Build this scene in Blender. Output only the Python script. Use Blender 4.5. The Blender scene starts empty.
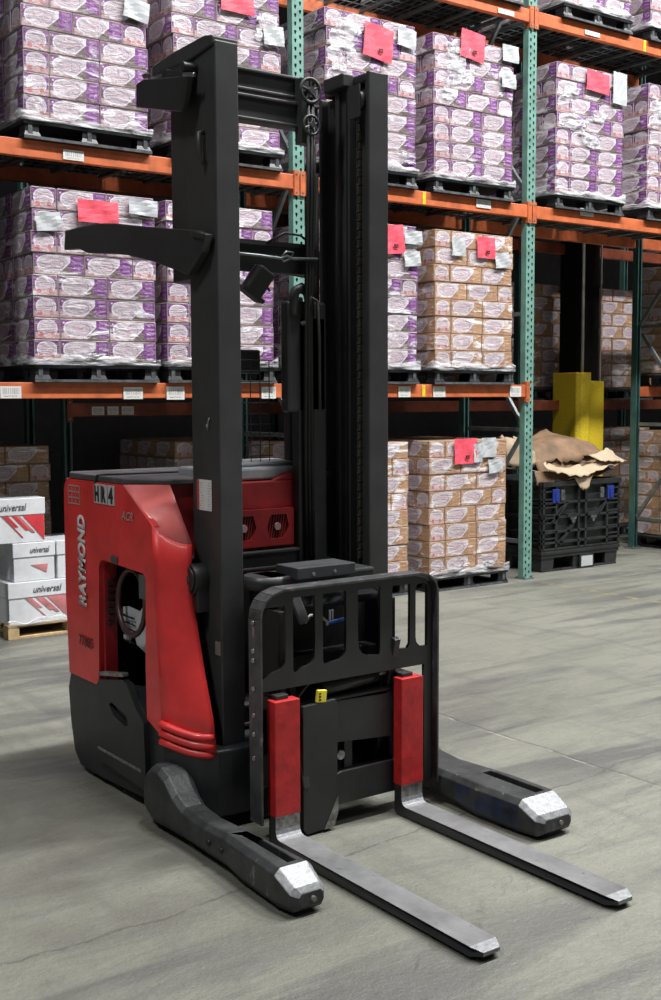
import bpy, bmesh, math, random
from mathutils import Vector, Matrix
random.seed(7)
S = bpy.context.scene
C = S.collection
PI = math.pi

# ------------------------------------------------------------------ node helper
class X:
    """tiny expression wrapper round shader sockets"""
    def __init__(s, nt, v): s.nt = nt; s.v = v
    def _m(s, op, *a):
        n = s.nt.nodes.new('ShaderNodeMath'); n.operation = op
        for i, q in enumerate((s,) + a):
            q = q.v if isinstance(q, X) else q
            if isinstance(q, (int, float)): n.inputs[i].default_value = q
            else: s.nt.links.new(q, n.inputs[i])
        return X(s.nt, n.outputs[0])
    def __add__(s, o): return s._m('ADD', o)
    def __radd__(s, o): return s._m('ADD', o)
    def __sub__(s, o): return s._m('SUBTRACT', o)
    def __rsub__(s, o): return X(s.nt, o)._m('SUBTRACT', s) if isinstance(o, (int, float)) else o._m('SUBTRACT', s)
    def __mul__(s, o): return s._m('MULTIPLY', o)
    def __rmul__(s, o): return s._m('MULTIPLY', o)
    def __truediv__(s, o): return s._m('DIVIDE', o)
    def gt(s, o): return s._m('GREATER_THAN', o)
    def lt(s, o): return s._m('LESS_THAN', o)
    def abs(s): return s._m('ABSOLUTE')
    def sin(s): return s._m('SINE')
    def pow(s, o): return s._m('POWER', o)
    def max(s, o): return s._m('MAXIMUM', o)
    def min(s, o): return s._m('MINIMUM', o)
    def sat(s): return s._m('MAXIMUM', 0.0)._m('MINIMUM', 1.0)
    def frac(s): return s._m('FRACT')
    def band(s, a, b): return s.gt(a) * s.lt(b)
    def ss(s, a, b): return ((s - a) / (b - a)).sat()

def newmat(name):
    m = bpy.data.materials.new(name); m.use_nodes = True
    nt = m.node_tree; return m, nt, nt.nodes['Principled BSDF']
def sep(nt, sock):
    n = nt.nodes.new('ShaderNodeSeparateXYZ'); nt.links.new(sock, n.inputs[0])
    return [X(nt, n.outputs[i]) for i in range(3)]
def mixc(nt, fac, a, b):
    n = nt.nodes.new('ShaderNodeMix'); n.data_type = 'RGBA'
    if isinstance(fac, X): nt.links.new(fac.v, n.inputs[0])
    else: n.inputs[0].default_value = fac
    for q, k in ((a, 6), (b, 7)):
        if isinstance(q, tuple): n.inputs[k].default_value = (*q, 1)
        else: nt.links.new(q, n.inputs[k])
    return n.outputs[2]
def noise(nt, scale, detail=3, rough=.5, vec=None, mapscale=None, rot=None, dist=0):
    n = nt.nodes.new('ShaderNodeTexNoise'); n.inputs['Scale'].default_value = scale
    n.inputs['Detail'].default_value = detail; n.inputs['Roughness'].default_value = rough
    n.inputs['Distortion'].default_value = dist
    if vec is None: vec = nt.nodes.new('ShaderNodeNewGeometry').outputs['Position']
    if mapscale or rot:
        mp = nt.nodes.new('ShaderNodeMapping'); nt.links.new(vec, mp.inputs[0])
        if rot: mp.inputs['Rotation'].default_value = rot
        if mapscale: mp.inputs['Scale'].default_value = mapscale
        vec = mp.outputs[0]
    nt.links.new(vec, n.inputs['Vector'])
    return X(nt, n.outputs[0])
def bump(nt, bs, h, strength=.3, dist=.01):
    b = nt.nodes.new('ShaderNodeBump'); b.inputs['Strength'].default_value = strength
    b.inputs['Distance'].default_value = dist
    nt.links.new(h.v, b.inputs['Height']); nt.links.new(b.outputs[0], bs.inputs['Normal'])

def simple(name, col, rough=.5, metal=0., var=.12, nscale=8, bmp=0., bscale=60, coat=0., worn=None, wornamt=.62):
    m, nt, bs = newmat(name)
    bs.inputs['Roughness'].default_value = rough; bs.inputs['Metallic'].default_value = metal
    bs.inputs['Coat Weight'].default_value = coat
    n = noise(nt, nscale, 5, .6)
    dk = tuple(c*(1-var*2) for c in col); lt = tuple(min(1, c*(1+var*2)) for c in col)
    c = mixc(nt, n.ss(.3, .7), dk, lt)
    if worn:
        w = noise(nt, 22, 6, .7, mapscale=(1, 1, .35)).ss(wornamt, wornamt+.06)
        c = mixc(nt, w, c, worn)
    nt.links.new(c, bs.inputs['Base Color'])
    if bmp: bump(nt, bs, noise(nt, bscale, 3), bmp, .004)
    return m

M = {}
M['red'] = simple('red_paint', (.66, .034, .034), .44, var=.10, nscale=5, coat=.25, bmp=.08, bscale=220, worn=(.20, .02, .02), wornamt=.66)
M['red_dark'] = simple('red_plastic', (.30, .014, .018), .5, var=.15)
M['red_fork'] = simple('red_fork_paint', (.43, .016, .018), .5, var=.15, nscale=14, bmp=.3, bscale=40, worn=(.10, .015, .015), wornamt=.66)
M['black'] = simple('black_steel_paint', (.022, .023, .024), .42, var=.15, nscale=6, worn=(.07, .07, .07), wornamt=.70)
M['mast'] = simple('mast_steel', (.034, .036, .036), .46, var=.12, nscale=5, worn=(.09, .09, .085), wornamt=.72)
M['rubber'] = simple('black_rubber', (.010, .010, .010), .6)
M['leg'] = simple('cast_leg_paint', (.028, .031, .032), .5, var=.25, nscale=12, bmp=.4, bscale=60, worn=(.16, .16, .155), wornamt=.63)
M['blue'] = simple('blue_worn_paint', (.010, .024, .066), .40, var=.45, nscale=7, worn=(.03, .033, .037), wornamt=.50)
M['skirt'] = simple('base_paint', (.018, .020, .022), .45, var=.15, bmp=.1, bscale=80)
M['lid'] = simple('grey_lid', (.06, .062, .066), .5, var=.2)
M['steel'] = simple('bare_steel', (.42, .42, .43), .30, 1.0, var=.25, nscale=30, bmp=.15, bscale=40)
M['steelbright'] = simple('polished_steel', (.23, .24, .25), .5, .3, var=.15, nscale=60, bmp=.5, bscale=50)
M['steeldull'] = simple('dull_steel', (.25, .245, .235), .45, .6, var=.3, nscale=40, bmp=.2)
M['forktop'] = simple('fork_steel', (.235, .24, .245), .42, .4, var=.16, nscale=6, bmp=.25, bscale=30, worn=(.13, .125, .12), wornamt=.62)
M['chain'] = simple('oiled_chain', (.11, .10, .09), .3, .6)
M['grey'] = simple('pale_grey_cover', (.30, .32, .34), .5)
M['white'] = simple('white_paper', (.45, .47, .49), .6, var=.04)
M['pink'] = simple('pink_paper', (.80, .085, .13), .6, var=.1, nscale=20)
M['yellowtag'] = simple('yellow_tag', (.75, .65, .05), .5)
M['ink'] = simple('black_ink', (.008, .008, .008), .6, var=0)
M['whiteink'] = simple('white_lettering', (.72, .62, .62), .5, var=.05)
M['greyink'] = simple('grey_lettering', (.42, .27, .25), .5, var=.05)
M['darkredink'] = simple('dark_lettering', (.10, .012, .012), .6, var=.05)
M['orange'] = simple('orange_beam_paint', (.50, .125, .045), .45, var=.16, nscale=7, worn=(.28, .09, .05), wornamt=.64, bmp=.05)
M['orange_dark'] = simple('faded_orange_paint', (.16, .035, .015), .5, var=.2)  # beam orange darkened in colour for the back rack's shade
M['teal'] = simple('teal_upright_paint', (.15, .295, .25), .42, var=.12, nscale=9, worn=(.10, .17, .15), wornamt=.62)
M['tealdark'] = simple('dark_teal_paint', (.04, .10, .095), .45, var=.15)  # upright teal darkened in colour for the shade at the rear posts
M['galv'] = simple('galvanised_steel', (.22, .25, .255), .4, .6)
M['pallet'] = simple('black_pallet_plastic', (.012, .013, .015), .38, var=.3, nscale=14)
M['palletedge'] = simple('grey_pallet_edge', (.075, .08, .085), .4, var=.3, nscale=20)
M['binblack'] = simple('black_bin_plastic', (.018, .020, .021), .42, var=.25, nscale=10)
M['binblue'] = simple('blue_latch', (.012, .03, .22), .45)
M['cardboard'] = simple('brown_cardboard', (.175, .105, .058), .75, var=.2, nscale=6)
M['cardboard_in'] = simple('pale_cardboard', (.40, .31, .21), .75, var=.08, nscale=6)
M['yellow'] = simple('yellow_guard_plastic', (.68, .50, .025), .5, var=.12, nscale=70)
M['column'] = simple('dark_column', (.010, .009, .009), .6)
M['conduit'] = simple('grey_conduit', (.42, .42, .42), .4, .3)
M['wood'] = simple('pallet_wood', (.50, .36, .19), .7, var=.2, nscale=12)
M['boxwhite'] = simple('white_carton_board', (.66, .68, .71), .42, var=.05, nscale=9, bmp=.5, bscale=14, coat=.5)
M['boxred'] = simple('red_carton_print', (.62, .035, .05), .45, var=.1, coat=.4)
M['boxredpale'] = simple('pale_red_carton_print', (.52, .18, .19), .45, var=.2, coat=.4)
M['boxgrey'] = simple('dark_lettering_print', (.12, .12, .14), .5)
M['wall'] = simple('dark_wall', (.004, .0035, .0035), .9)  # near-black colour stands in for the unlit depth behind the racks
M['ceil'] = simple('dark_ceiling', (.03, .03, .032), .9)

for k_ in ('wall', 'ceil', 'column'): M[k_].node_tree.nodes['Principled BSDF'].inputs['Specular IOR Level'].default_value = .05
def film_material():
    m, nt, bs = newmat('crinkled_shrink_film')
    bs.inputs['Base Color'].default_value = (.68, .69, .72, 1)
    bs.inputs['Roughness'].default_value = .34
    bs.inputs['Coat Weight'].default_value = .2
    n = noise(nt, 14, 4, .6, mapscale=(1, 1, 2.2), rot=(0, .6, 0), dist=.6)
    bump(nt, bs, n, .5, .02)
    tr = nt.nodes.new('ShaderNodeBsdfTransparent'); mx = nt.nodes.new('ShaderNodeMixShader')
    f = noise(nt, 11, 3, .55, mapscale=(.5, .5, 3.0), rot=(0, .25, 0)).ss(.38, .66)
    nt.links.new(f.v, mx.inputs[0]); nt.links.new(tr.outputs[0], mx.inputs[1]); nt.links.new(bs.outputs[0], mx.inputs[2])
    nt.links.new(mx.outputs[0], nt.nodes['Material Output'].inputs[0])
    return m
M['film'] = film_material()

def carton_material(kind, face):
    """printed carton faces: pale rounded label, side block with light marks, brown lower corner, film over it"""
    m, nt, bs = newmat('%s_carton_%s' % (kind, face))
    uv = nt.nodes.new('ShaderNodeTexCoord').outputs['UV']
    u, v, _ = sep(nt, uv)
    purple = kind == 'purple'
    base = (.105, .020, .125) if purple else (.33, .21, .13)
    base2 = (.19, .055, .215) if purple else (.46, .27, .15)
    n = noise(nt, 5, 2, .5)
    col = mixc(nt, n.ss(.35, .65), base, base2)
    brown = (.13, .095, .085) if purple else (.34, .19, .11)
    pale = (.46, .41, .45) if purple else (.50, .44, .47)
    rim = (.62, .58, .63)
    if face == 'long':
        cx, cy, rx, ry = .39, .54, .335, .43
        # lower band of pink food blobs and the dark corner
        col = mixc(nt, u.lt(.78) * v.lt(.34), col, (.40, .28, .30) if purple else (.47, .30, .22))
        col = mixc(nt, u.band(.5, .92) * v.lt(.40), col, brown)
        col = mixc(nt, (u.band(.73, .985)) * v.gt(.14 if purple else .05), col, (.165, .028, .21) if purple else (.43, .25, .135))
        marks = u.band(.80, .955) * ((v * 4.2 + .15).frac().gt(.55)) * v.band(.12, .93)
        mk = noise(nt, 90, 2, .5, vec=uv)
        col = mixc(nt, marks * mk.ss(.40, .55) * .75, col, (.44, .30, .48) if purple else (.30, .165, .085))
        for (a, b, r, c) in ((.10, .22, .085, (.55, .42, .44)), (.22, .13, .07, (.60, .50, .50)), (.30, .22, .06, (.42, .12, .12)), (.06, .84, .04, (.70, .5, .75))):
            d = ((u - a) * (u - a) * 4.0 + (v - b) * (v - b) * .9)
            col = mixc(nt, d.lt(r * r), col, c)
        dx = ((u - cx) / rx).abs(); dy = ((v - cy) / ry).abs()
        d = dx.pow(2.6) + dy.pow(2.6)
        cut = (u * 1.0 - v * .42).lt(.47)
        box = u.band(.50, .735) * v.band(.40, .96) * cut
        pm = (d.lt(1.0) * cut).max(box)
        col = mixc(nt, pm, col, rim)
        dx2 = ((u - cx) / (rx * .90)).abs(); dy2 = ((v - cy) / (ry * .86)).abs()
        d2 = dx2.pow(2.6) + dy2.pow(2.6)
        inner = d2.lt(1.0) * (u * 1.0 - v * .42).lt(.44)
        col = mixc(nt, inner, col, pale)
        ring = d2.band(.34, .46) * u.gt(.36)
        col = mixc(nt, ring * .8, col, (.25, .17, .28))
        t = noise(nt, 60, 2, .5, vec=uv)
        lines = ((v * 9.0).frac().gt(.6)) * d2.lt(.33) * t.ss(.35, .5)
        col = mixc(nt, lines * .65, col, (.44, .22, .30))
    else:
        col = mixc(nt, v.lt(.32), col, (.42, .26, .28) if purple else (.45, .28, .2))
        dx = ((u - .5) / .42).abs(); dy = ((v - .53) / .42).abs()
        d = dx.pow(2.4) + dy.pow(2.4)
        col = mixc(nt, d.lt(1.0), col, rim)
        col = mixc(nt, d.lt(.78), col, pale)
        col = mixc(nt, d.band(.30, .38) * u.gt(.45) * .7, col, (.28, .2, .3))
        t = noise(nt, 40, 2, .5, vec=uv)
        col = mixc(nt, ((v * 9.0).frac().gt(.6)) * d.lt(.28) * t.ss(.35, .5) * .6, col, (.44, .22, .30))
        for (a, b, r, c) in ((.25, .2, .10, (.45, .14, .15)), (.5, .16, .12, (.5, .33, .33)), (.72, .22, .09, (.45, .16, .16))):
            dd = ((u - a) * (u - a) + (v - b) * (v - b) * .6)
            col = mixc(nt, dd.lt(r * r), col, c)
    # seams
    e = (u.lt(.012)).max(u.gt(.988)).max(v.lt(.03)).max(v.gt(.972))
    col = mixc(nt, e * .7, col, (.05, .03, .04))
    # film haze and white wrinkle glints, painted into the carton colour
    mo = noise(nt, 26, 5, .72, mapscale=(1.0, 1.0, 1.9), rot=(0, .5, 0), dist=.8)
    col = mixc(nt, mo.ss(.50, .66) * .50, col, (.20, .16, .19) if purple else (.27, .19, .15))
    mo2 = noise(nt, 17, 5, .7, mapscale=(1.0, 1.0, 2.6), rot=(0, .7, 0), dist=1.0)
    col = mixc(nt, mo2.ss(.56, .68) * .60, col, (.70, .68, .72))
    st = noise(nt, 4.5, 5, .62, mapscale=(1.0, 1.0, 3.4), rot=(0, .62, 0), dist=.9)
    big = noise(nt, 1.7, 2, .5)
    glint = (st + big * .35).ss(.74, .84)
    col = mixc(nt, glint * .8, col, (.82, .82, .86))
    oi = nt.nodes.new('ShaderNodeObjectInfo'); r = X(nt, oi.outputs['Random'])
    hs = nt.nodes.new('ShaderNodeHueSaturation'); nt.links.new(col, hs.inputs['Color']); nt.links.new((r * .22 + .9).v, hs.inputs['Value'])
    nt.links.new(hs.outputs[0], bs.inputs['Base Color'])
    bs.inputs['Roughness'].default_value = .45
    bs.inputs['Coat Weight'].default_value = .35; bs.inputs['Coat Roughness'].default_value = .18
    bump(nt, bs, st + mo * .5, .8, .02)
    return m
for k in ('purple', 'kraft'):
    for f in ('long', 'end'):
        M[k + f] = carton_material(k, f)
M['purpletop'] = simple('purple_carton_top', (.45, .38, .36), .4, coat=.4, nscale=12)
M['krafttop'] = simple('kraft_carton_top', (.42, .27, .17), .5, coat=.3, nscale=12)

def barcode_material():
    m, nt, bs = newmat('printed_shelf_tag')
    uv = nt.nodes.new('ShaderNodeTexCoord').outputs['UV']; u, v, _ = sep(nt, uv)
    n = noise(nt, 1.0, 0, .5, vec=uv, mapscale=(46, .01, 1))
    bars = n.gt(.52) * v.band(.35, .85) * u.band(.1, .9)
    t = noise(nt, 1.0, 1, .5, vec=uv, mapscale=(40, 10, 1)).gt(.53) * v.band(.12, .25) * u.band(.15, .85)
    nt.links.new(mixc(nt, bars.max(t) * .8, (.62, .62, .60), (.10, .10, .10)), bs.inputs['Base Color'])
    return m
M['barcode'] = barcode_material()
def notice_material():
    m, nt, bs = newmat('printed_notice')
    uv = nt.nodes.new('ShaderNodeTexCoord').outputs['UV']; u, v, _ = sep(nt, uv)
    t = noise(nt, 1.0, 1, .5, vec=uv, mapscale=(14, 30, 1)).gt(.52) * (v * 12.0).frac().gt(.45) * v.band(.05, .92)
    c = mixc(nt, t * (u.lt(.45).max(u.gt(.72))) * .6, (.66, .68, .68), (.12, .12, .12))
    c = mixc(nt, u.lt(.16), c, (.42, .06, .05))
    nt.links.new(c, bs.inputs['Base Color']); return m
M['notice'] = notice_material()

# ------------------------------------------------------------------ mesh helper
class MB:
    def __init__(s): s.bm = bmesh.new(); s.uv = s.bm.loops.layers.uv.new('UVMap')
    def poly(s, pts, mi=0, uvs=None):
        vs = [s.bm.verts.new(p) for p in pts]
        f = s.bm.faces.new(vs); f.material_index = mi
        if uvs:
            for l, q in zip(f.loops, uvs): l[s.uv].uv = q
        return f
    def box(s, a, b, mi=0, bev=0.0, rot=None, piv=None):
        a = Vector(a); b = Vector(b)
        lo = Vector([min(a[i], b[i]) for i in range(3)]); hi = Vector([max(a[i], b[i]) for i in range(3)])
        r = bmesh.ops.create_cube(s.bm, size=1.0)
        vs = r['verts']
        for v in vs: v.co = Vector([lo[i] + (v.co[i] + .5) * (hi[i] - lo[i]) for i in range(3)])
        if rot is not None:
            p = Vector(piv) if piv is not None else (lo + hi) / 2
            for v in vs: v.co = p + rot @ (v.co - p)
        fs = set(f for v in vs for f in v.link_faces)
        for f in fs: f.material_index = mi
        if bev > 0:
            es = set(e for v in vs for e in v.link_edges)
            r2 = bmesh.ops.bevel(s.bm, geom=list(es), offset=bev, segments=2, profile=.5, affect='EDGES')
            for f in r2['faces']: f.material_index = mi
        return s
    def prism(s, pts, axis, a, b, mi=0):
        """pts: 2D outline; axis 'X': (y,z), 'Y': (x,z), 'Z': (x,y)"""
        def P(p, t):
            return {'X': (t, p[0], p[1]), 'Y': (p[0], t, p[1]), 'Z': (p[0], p[1], t)}[axis]
        A = [s.bm.verts.new(P(p, a)) for p in pts]; B = [s.bm.verts.new(P(p, b)) for p in pts]
        n = len(pts); fs = [s.bm.faces.new(A), s.bm.faces.new(B[::-1])]
        for i in range(n): fs.append(s.bm.faces.new([A[i], B[i], B[(i+1) % n], A[(i+1) % n]]))
        for f in fs: f.material_index = mi
        return s
    def cyl(s, p0, p1, r, n=16, mi=0, r2=None):
        p0 = Vector(p0); p1 = Vector(p1); r2 = r if r2 is None else r2
        d = (p1 - p0).normalized(); a = d.orthogonal().normalized(); b = d.cross(a)
        A = []; B = []
        for i in range(n):
            t = 2*PI*i/n; q = a*math.cos(t) + b*math.sin(t)
            A.append(s.bm.verts.new(p0 + q*r)); B.append(s.bm.verts.new(p1 + q*r2))
        fs = [s.bm.faces.new(A), s.bm.faces.new(B[::-1])]
        for i in range(n): fs.append(s.bm.faces.new([A[i], B[i], B[(i+1) % n], A[(i+1) % n]]))
        for f in fs: f.material_index = mi; f.smooth = n > 8
        fs[0].smooth = fs[1].smooth = False
        return s
    def tube(s, pts, r, n=8, mi=0, closed=False):
        pts = [Vector(p) for p in pts]; N = len(pts); rings = []; a = None
        for i, p in enumerate(pts):
            d = (pts[(i+1) % N] - pts[i-1]) if closed else (pts[min(i+1, N-1)] - pts[max(i-1, 0)])
            d.normalize()
            a = d.orthogonal().normalized() if a is None else (a - d*a.dot(d)).normalized()
            b = d.cross(a)
            rings.append([s.bm.verts.new(p + (a*math.cos(2*PI*k/n) + b*math.sin(2*PI*k/n))*r) for k in range(n)])
        for i in range(N if closed else N-1):
            R0 = rings[i]; R1 = rings[(i+1) % N]
            for k in range(n):
                f = s.bm.faces.new([R0[k], R0[(k+1) % n], R1[(k+1) % n], R1[k]]); f.smooth = True; f.material_index = mi
        if not closed:
            s.bm.faces.new(rings[0]).material_index = mi; s.bm.faces.new(rings[-1][::-1]).material_index = mi
        return s
    def loft(s, secs, mi=0, caps=True):
        rings = [[s.bm.verts.new(p) for p in q] for q in secs]; n = len(rings[0])
        for R0, R1 in zip(rings, rings[1:]):
            for k in range(n): s.bm.faces.new([R0[k], R0[(k+1) % n], R1[(k+1) % n], R1[k]]).material_index = mi
        if caps: s.bm.faces.new(rings[0]).material_index = mi; s.bm.faces.new(rings[-1][::-1]).material_index = mi
        return s
    def plate(s, outer, holes, mat4, th, mi=0):
        """flat plate with holes; outline in local xy, thickness along local z, placed by mat4"""
        cu = bpy.data.curves.new('tmp', 'CURVE'); cu.dimensions = '2D'; cu.fill_mode = 'BOTH'; cu.extrude = th/2
        for pl in [outer] + list(holes):
            sp = cu.splines.new('POLY'); sp.points.add(len(pl)-1); sp.use_cyclic_u = True
            for i, p in enumerate(pl): sp.points[i].co = (p[0], p[1], 0, 1)
        o = bpy.data.objects.new('tmp', cu); C.objects.link(o)
        bpy.context.view_layer.update()
        me = bpy.data.meshes.new_from_object(o.evaluated_get(bpy.context.evaluated_depsgraph_get()))
        nv = len(s.bm.verts); nf = len(s.bm.faces)
        me.transform(mat4); s.bm.from_mesh(me)
        s.bm.faces.ensure_lookup_table()
        for f in s.bm.faces[nf:]: f.material_index = mi
        bpy.data.objects.remove(o); bpy.data.curves.remove(cu); bpy.data.meshes.remove(me)
        return s
    def build(s, name, mats, parent=None, org=None, smooth=False, normals=True):
        if normals: bmesh.ops.recalc_face_normals(s.bm, faces=s.bm.faces[:])
        me = bpy.data.meshes.new(name)
        if org is not None: bmesh.ops.translate(s.bm, verts=s.bm.verts[:], vec=-Vector(org))
        if smooth:
            for f in s.bm.faces: f.smooth = True
        s.bm.to_mesh(me); s.bm.free()
        for m in (mats if isinstance(mats, (list, tuple)) else [mats]): me.materials.append(m)
        o = bpy.data.objects.new(name, me); C.objects.link(o)
        if parent is not None: o.parent = parent
        return o
def bevel_mod(o, w=.004, seg=2, ang=35):
    b = o.modifiers.new('bevel', 'BEVEL'); b.width = w; b.segments = seg; b.limit_method = 'ANGLE'; b.angle_limit = math.radians(ang)
    return o
def tag(o, label, cat, group=None, kind=None):
    if label: o['label'] = label
    if cat: o['category'] = cat
    if group: o['group'] = group
    if kind: o['kind'] = kind
    return o
def empty(name, loc, label, cat, group=None):
    o = bpy.data.objects.new(name, None); C.objects.link(o); o.location = loc; o.empty_display_size = .1
    return tag(o, label, cat, group)
def axes(origin, ex, ey):
    ex = Vector(ex).normalized(); ey = Vector(ey).normalized(); ez = ex.cross(ey)
    m = Matrix((ex, ey, ez)).transposed().to_4x4(); m.translation = Vector(origin); return m
def text_mesh(body, w, h, m4, mat, name, parent, org, bold=0.0, shear=0.0, th=.0015, label=None):
    cu = bpy.data.curves.new('tmp', 'FONT'); cu.body = body; cu.offset = bold; cu.shear = shear; cu.resolution_u = 3
    o = bpy.data.objects.new('tmp', cu); C.objects.link(o); bpy.context.view_layer.update()
    me = bpy.data.meshes.new_from_object(o.evaluated_get(bpy.context.evaluated_depsgraph_get()))
    bpy.data.objects.remove(o); bpy.data.curves.remove(cu)
    xs = [v.co.x for v in me.vertices]; ys = [v.co.y for v in me.vertices]
    sx = w/(max(xs)-min(xs)); sy = h/(max(ys)-min(ys))
    bm = bmesh.new(); bm.from_mesh(me); bpy.data.meshes.remove(me)
    for v in bm.verts: v.co = Vector(((v.co.x-min(xs))*sx, (v.co.y-min(ys))*sy, 0))
    r = bmesh.ops.extrude_face_region(bm, geom=bm.faces[:])
    for e in r['geom']:
        if isinstance(e, bmesh.types.BMVert): e.co.z += th
    bmesh.ops.recalc_face_normals(bm, faces=bm.faces[:])
    bm.transform(m4)
    bmesh.ops.translate(bm, verts=bm.verts[:], vec=-Vector(org))
    me = bpy.data.meshes.new(name); bm.to_mesh(me); bm.free(); me.materials.append(mat)
    o = bpy.data.objects.new(name, me); C.objects.link(o); o.parent = parent
    if label: o['label'] = label
    return o
def arc(cx, cy, r, a0, a1, n=5):
    return [(cx + r*math.cos(math.radians(a0+(a1-a0)*i/n)), cy + r*math.sin(math.radians(a0+(a1-a0)*i/n))) for i in range(n+1)]

# ------------------------------------------------------------------ camera
H = 1.655
yaw, pitch, roll = .6247, .0863, -.0042
cy, sy = math.cos(yaw), math.sin(yaw)
f0 = Vector((sy, cy, 0)); r0 = Vector((cy, -sy, 0)); u0 = Vector((0, 0, 1))
fw = f0*math.cos(pitch) - u0*math.sin(pitch); uu = u0*math.cos(pitch) + f0*math.sin(pitch)
rr = r0*math.cos(roll) + uu*math.sin(roll); uu = -r0*math.sin(roll) + uu*math.cos(roll)
cam = bpy.data.cameras.new('camera'); co = bpy.data.objects.new('camera', cam); C.objects.link(co)
m = Matrix((rr, uu, -fw)).transposed().to_4x4(); m.translation = (0, 0, H)
co.matrix_world = m; cam.sensor_width = 36; cam.sensor_fit = 'AUTO'; cam.lens = 1168.2*36/1000
cam.clip_end = 100; S.camera = co
def project(p):
    d = Vector(p) - Vector((0, 0, H)); z = d.dot(fw)
    if z <= .1: return None
    return (330.5 + 1168.2*d.dot(rr)/z, 500 - 1168.2*d.dot(uu)/z, z)

# ------------------------------------------------------------------ setting
def floor_material():
    m, nt, bs = newmat('worn_concrete')
    pos = nt.nodes.new('ShaderNodeNewGeometry').outputs['Position']
    x, y, z = sep(nt, pos)
    big = noise(nt, .55, 4, .55)
    fine = noise(nt, 9, 6, .65)
    grit = noise(nt, 70, 4, .7)
    c = mixc(nt, big.ss(.3, .7), (.148, .151, .124), (.232, .233, .196))
    c = mixc(nt, fine.ss(.40, .72) * .35, c, (.20, .205, .175))
    c = mixc(nt, grit.ss(.50, .72) * .34, c, (.11, .11, .095))
    md0 = noise(nt, 26, 5, .7)
    c = mixc(nt, md0.ss(.50, .70) * .30, c, (.12, .12, .105))
    # tyre rubber smears running across the aisle direction
    sm = noise(nt, 1.0, 5, .6, mapscale=(.55, 3.2, 1), rot=(0, 0, .10), dist=.5)
    patch = noise(nt, .42, 2, .5)
    c = mixc(nt, sm.ss(.47, .60) * patch.ss(.38, .52) * .85, c, (.085, .085, .082))
    sm2 = noise(nt, 1.6, 4, .6, mapscale=(3.0, .6, 1), rot=(0, 0, -.35), dist=.4)
    c = mixc(nt, sm2.ss(.54, .70) * .42, c, (.105, .105, .098))
    sm3 = noise(nt, 2.3, 6, .68, mapscale=(.5, 2.6, 1), rot=(0, 0, .22), dist=.7)
    c = mixc(nt, sm3.ss(.50, .66) * .55, c, (.12, .12, .11))
    # grease plus part of the truck's shadow, darkened into the floor colour
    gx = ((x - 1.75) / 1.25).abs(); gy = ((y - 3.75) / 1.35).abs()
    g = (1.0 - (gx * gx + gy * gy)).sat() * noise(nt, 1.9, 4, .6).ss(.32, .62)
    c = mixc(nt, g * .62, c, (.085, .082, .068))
    # joints and cracks
    w1 = noise(nt, 2.2, 4, .6); w2 = noise(nt, 1.5, 5, .65)
    j1 = 1.0 - ((x - 3.99 + (w1 - .5) * .10).abs() / .011).sat()
    j2 = 1.0 - ((y - 3.32 - (x - 2.4) * .07 + (w2 - .5) * .22).abs() / .009).sat()
    j3 = 1.0 - ((y - 2.55 - (x - 2.0) * .30 + (w1 - .5) * .5).abs() / .006).sat()
    j = (j1.max(j2 * .9).max(j3 * .5)) * noise(nt, 12, 2, .6).ss(.25, .5)
    c = mixc(nt, j * .75, c, (.05, .05, .045))
    hl = (1.0 - ((x - 3.975 + (w1 - .5) * .10).abs() / .010).sat()) * noise(nt, 7, 3, .6).ss(.5, .62)
    c = mixc(nt, hl * .5, c, (.52, .52, .47))
    # scuffed yellow paint line by the racks
    yl = (x.band(7.60, 7.68) * y.band(5.0, 7.42)) * noise(nt, 8, 4, .7).ss(.48, .62)
    c = mixc(nt, yl * .45, c, (.40, .30, .08))
    nt.links.new(c, bs.inputs['Base Color'])
    rg = nt.nodes.new('ShaderNodeMapRange'); nt.links.new(fine.v, rg.inputs[0]); rg.inputs[3].default_value = .38; rg.inputs[4].default_value = .62
    nt.links.new(rg.outputs[0], bs.inputs['Roughness'])
    md = noise(nt, 30, 4, .7)
    bump(nt, bs, fine * .7 + grit * .25 + md * .35 + sm * .8, .9, .014)
    return m
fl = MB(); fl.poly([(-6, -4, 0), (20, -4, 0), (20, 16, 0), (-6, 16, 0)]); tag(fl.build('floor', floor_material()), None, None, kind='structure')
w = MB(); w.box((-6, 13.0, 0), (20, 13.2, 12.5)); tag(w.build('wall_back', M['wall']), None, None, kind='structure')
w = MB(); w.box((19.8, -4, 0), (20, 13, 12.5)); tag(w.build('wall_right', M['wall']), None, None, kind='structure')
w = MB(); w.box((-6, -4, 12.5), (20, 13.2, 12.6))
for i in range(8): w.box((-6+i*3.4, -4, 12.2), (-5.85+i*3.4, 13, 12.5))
tag(w.build('ceiling', M['ceil']), None, None, kind='structure')

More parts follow.
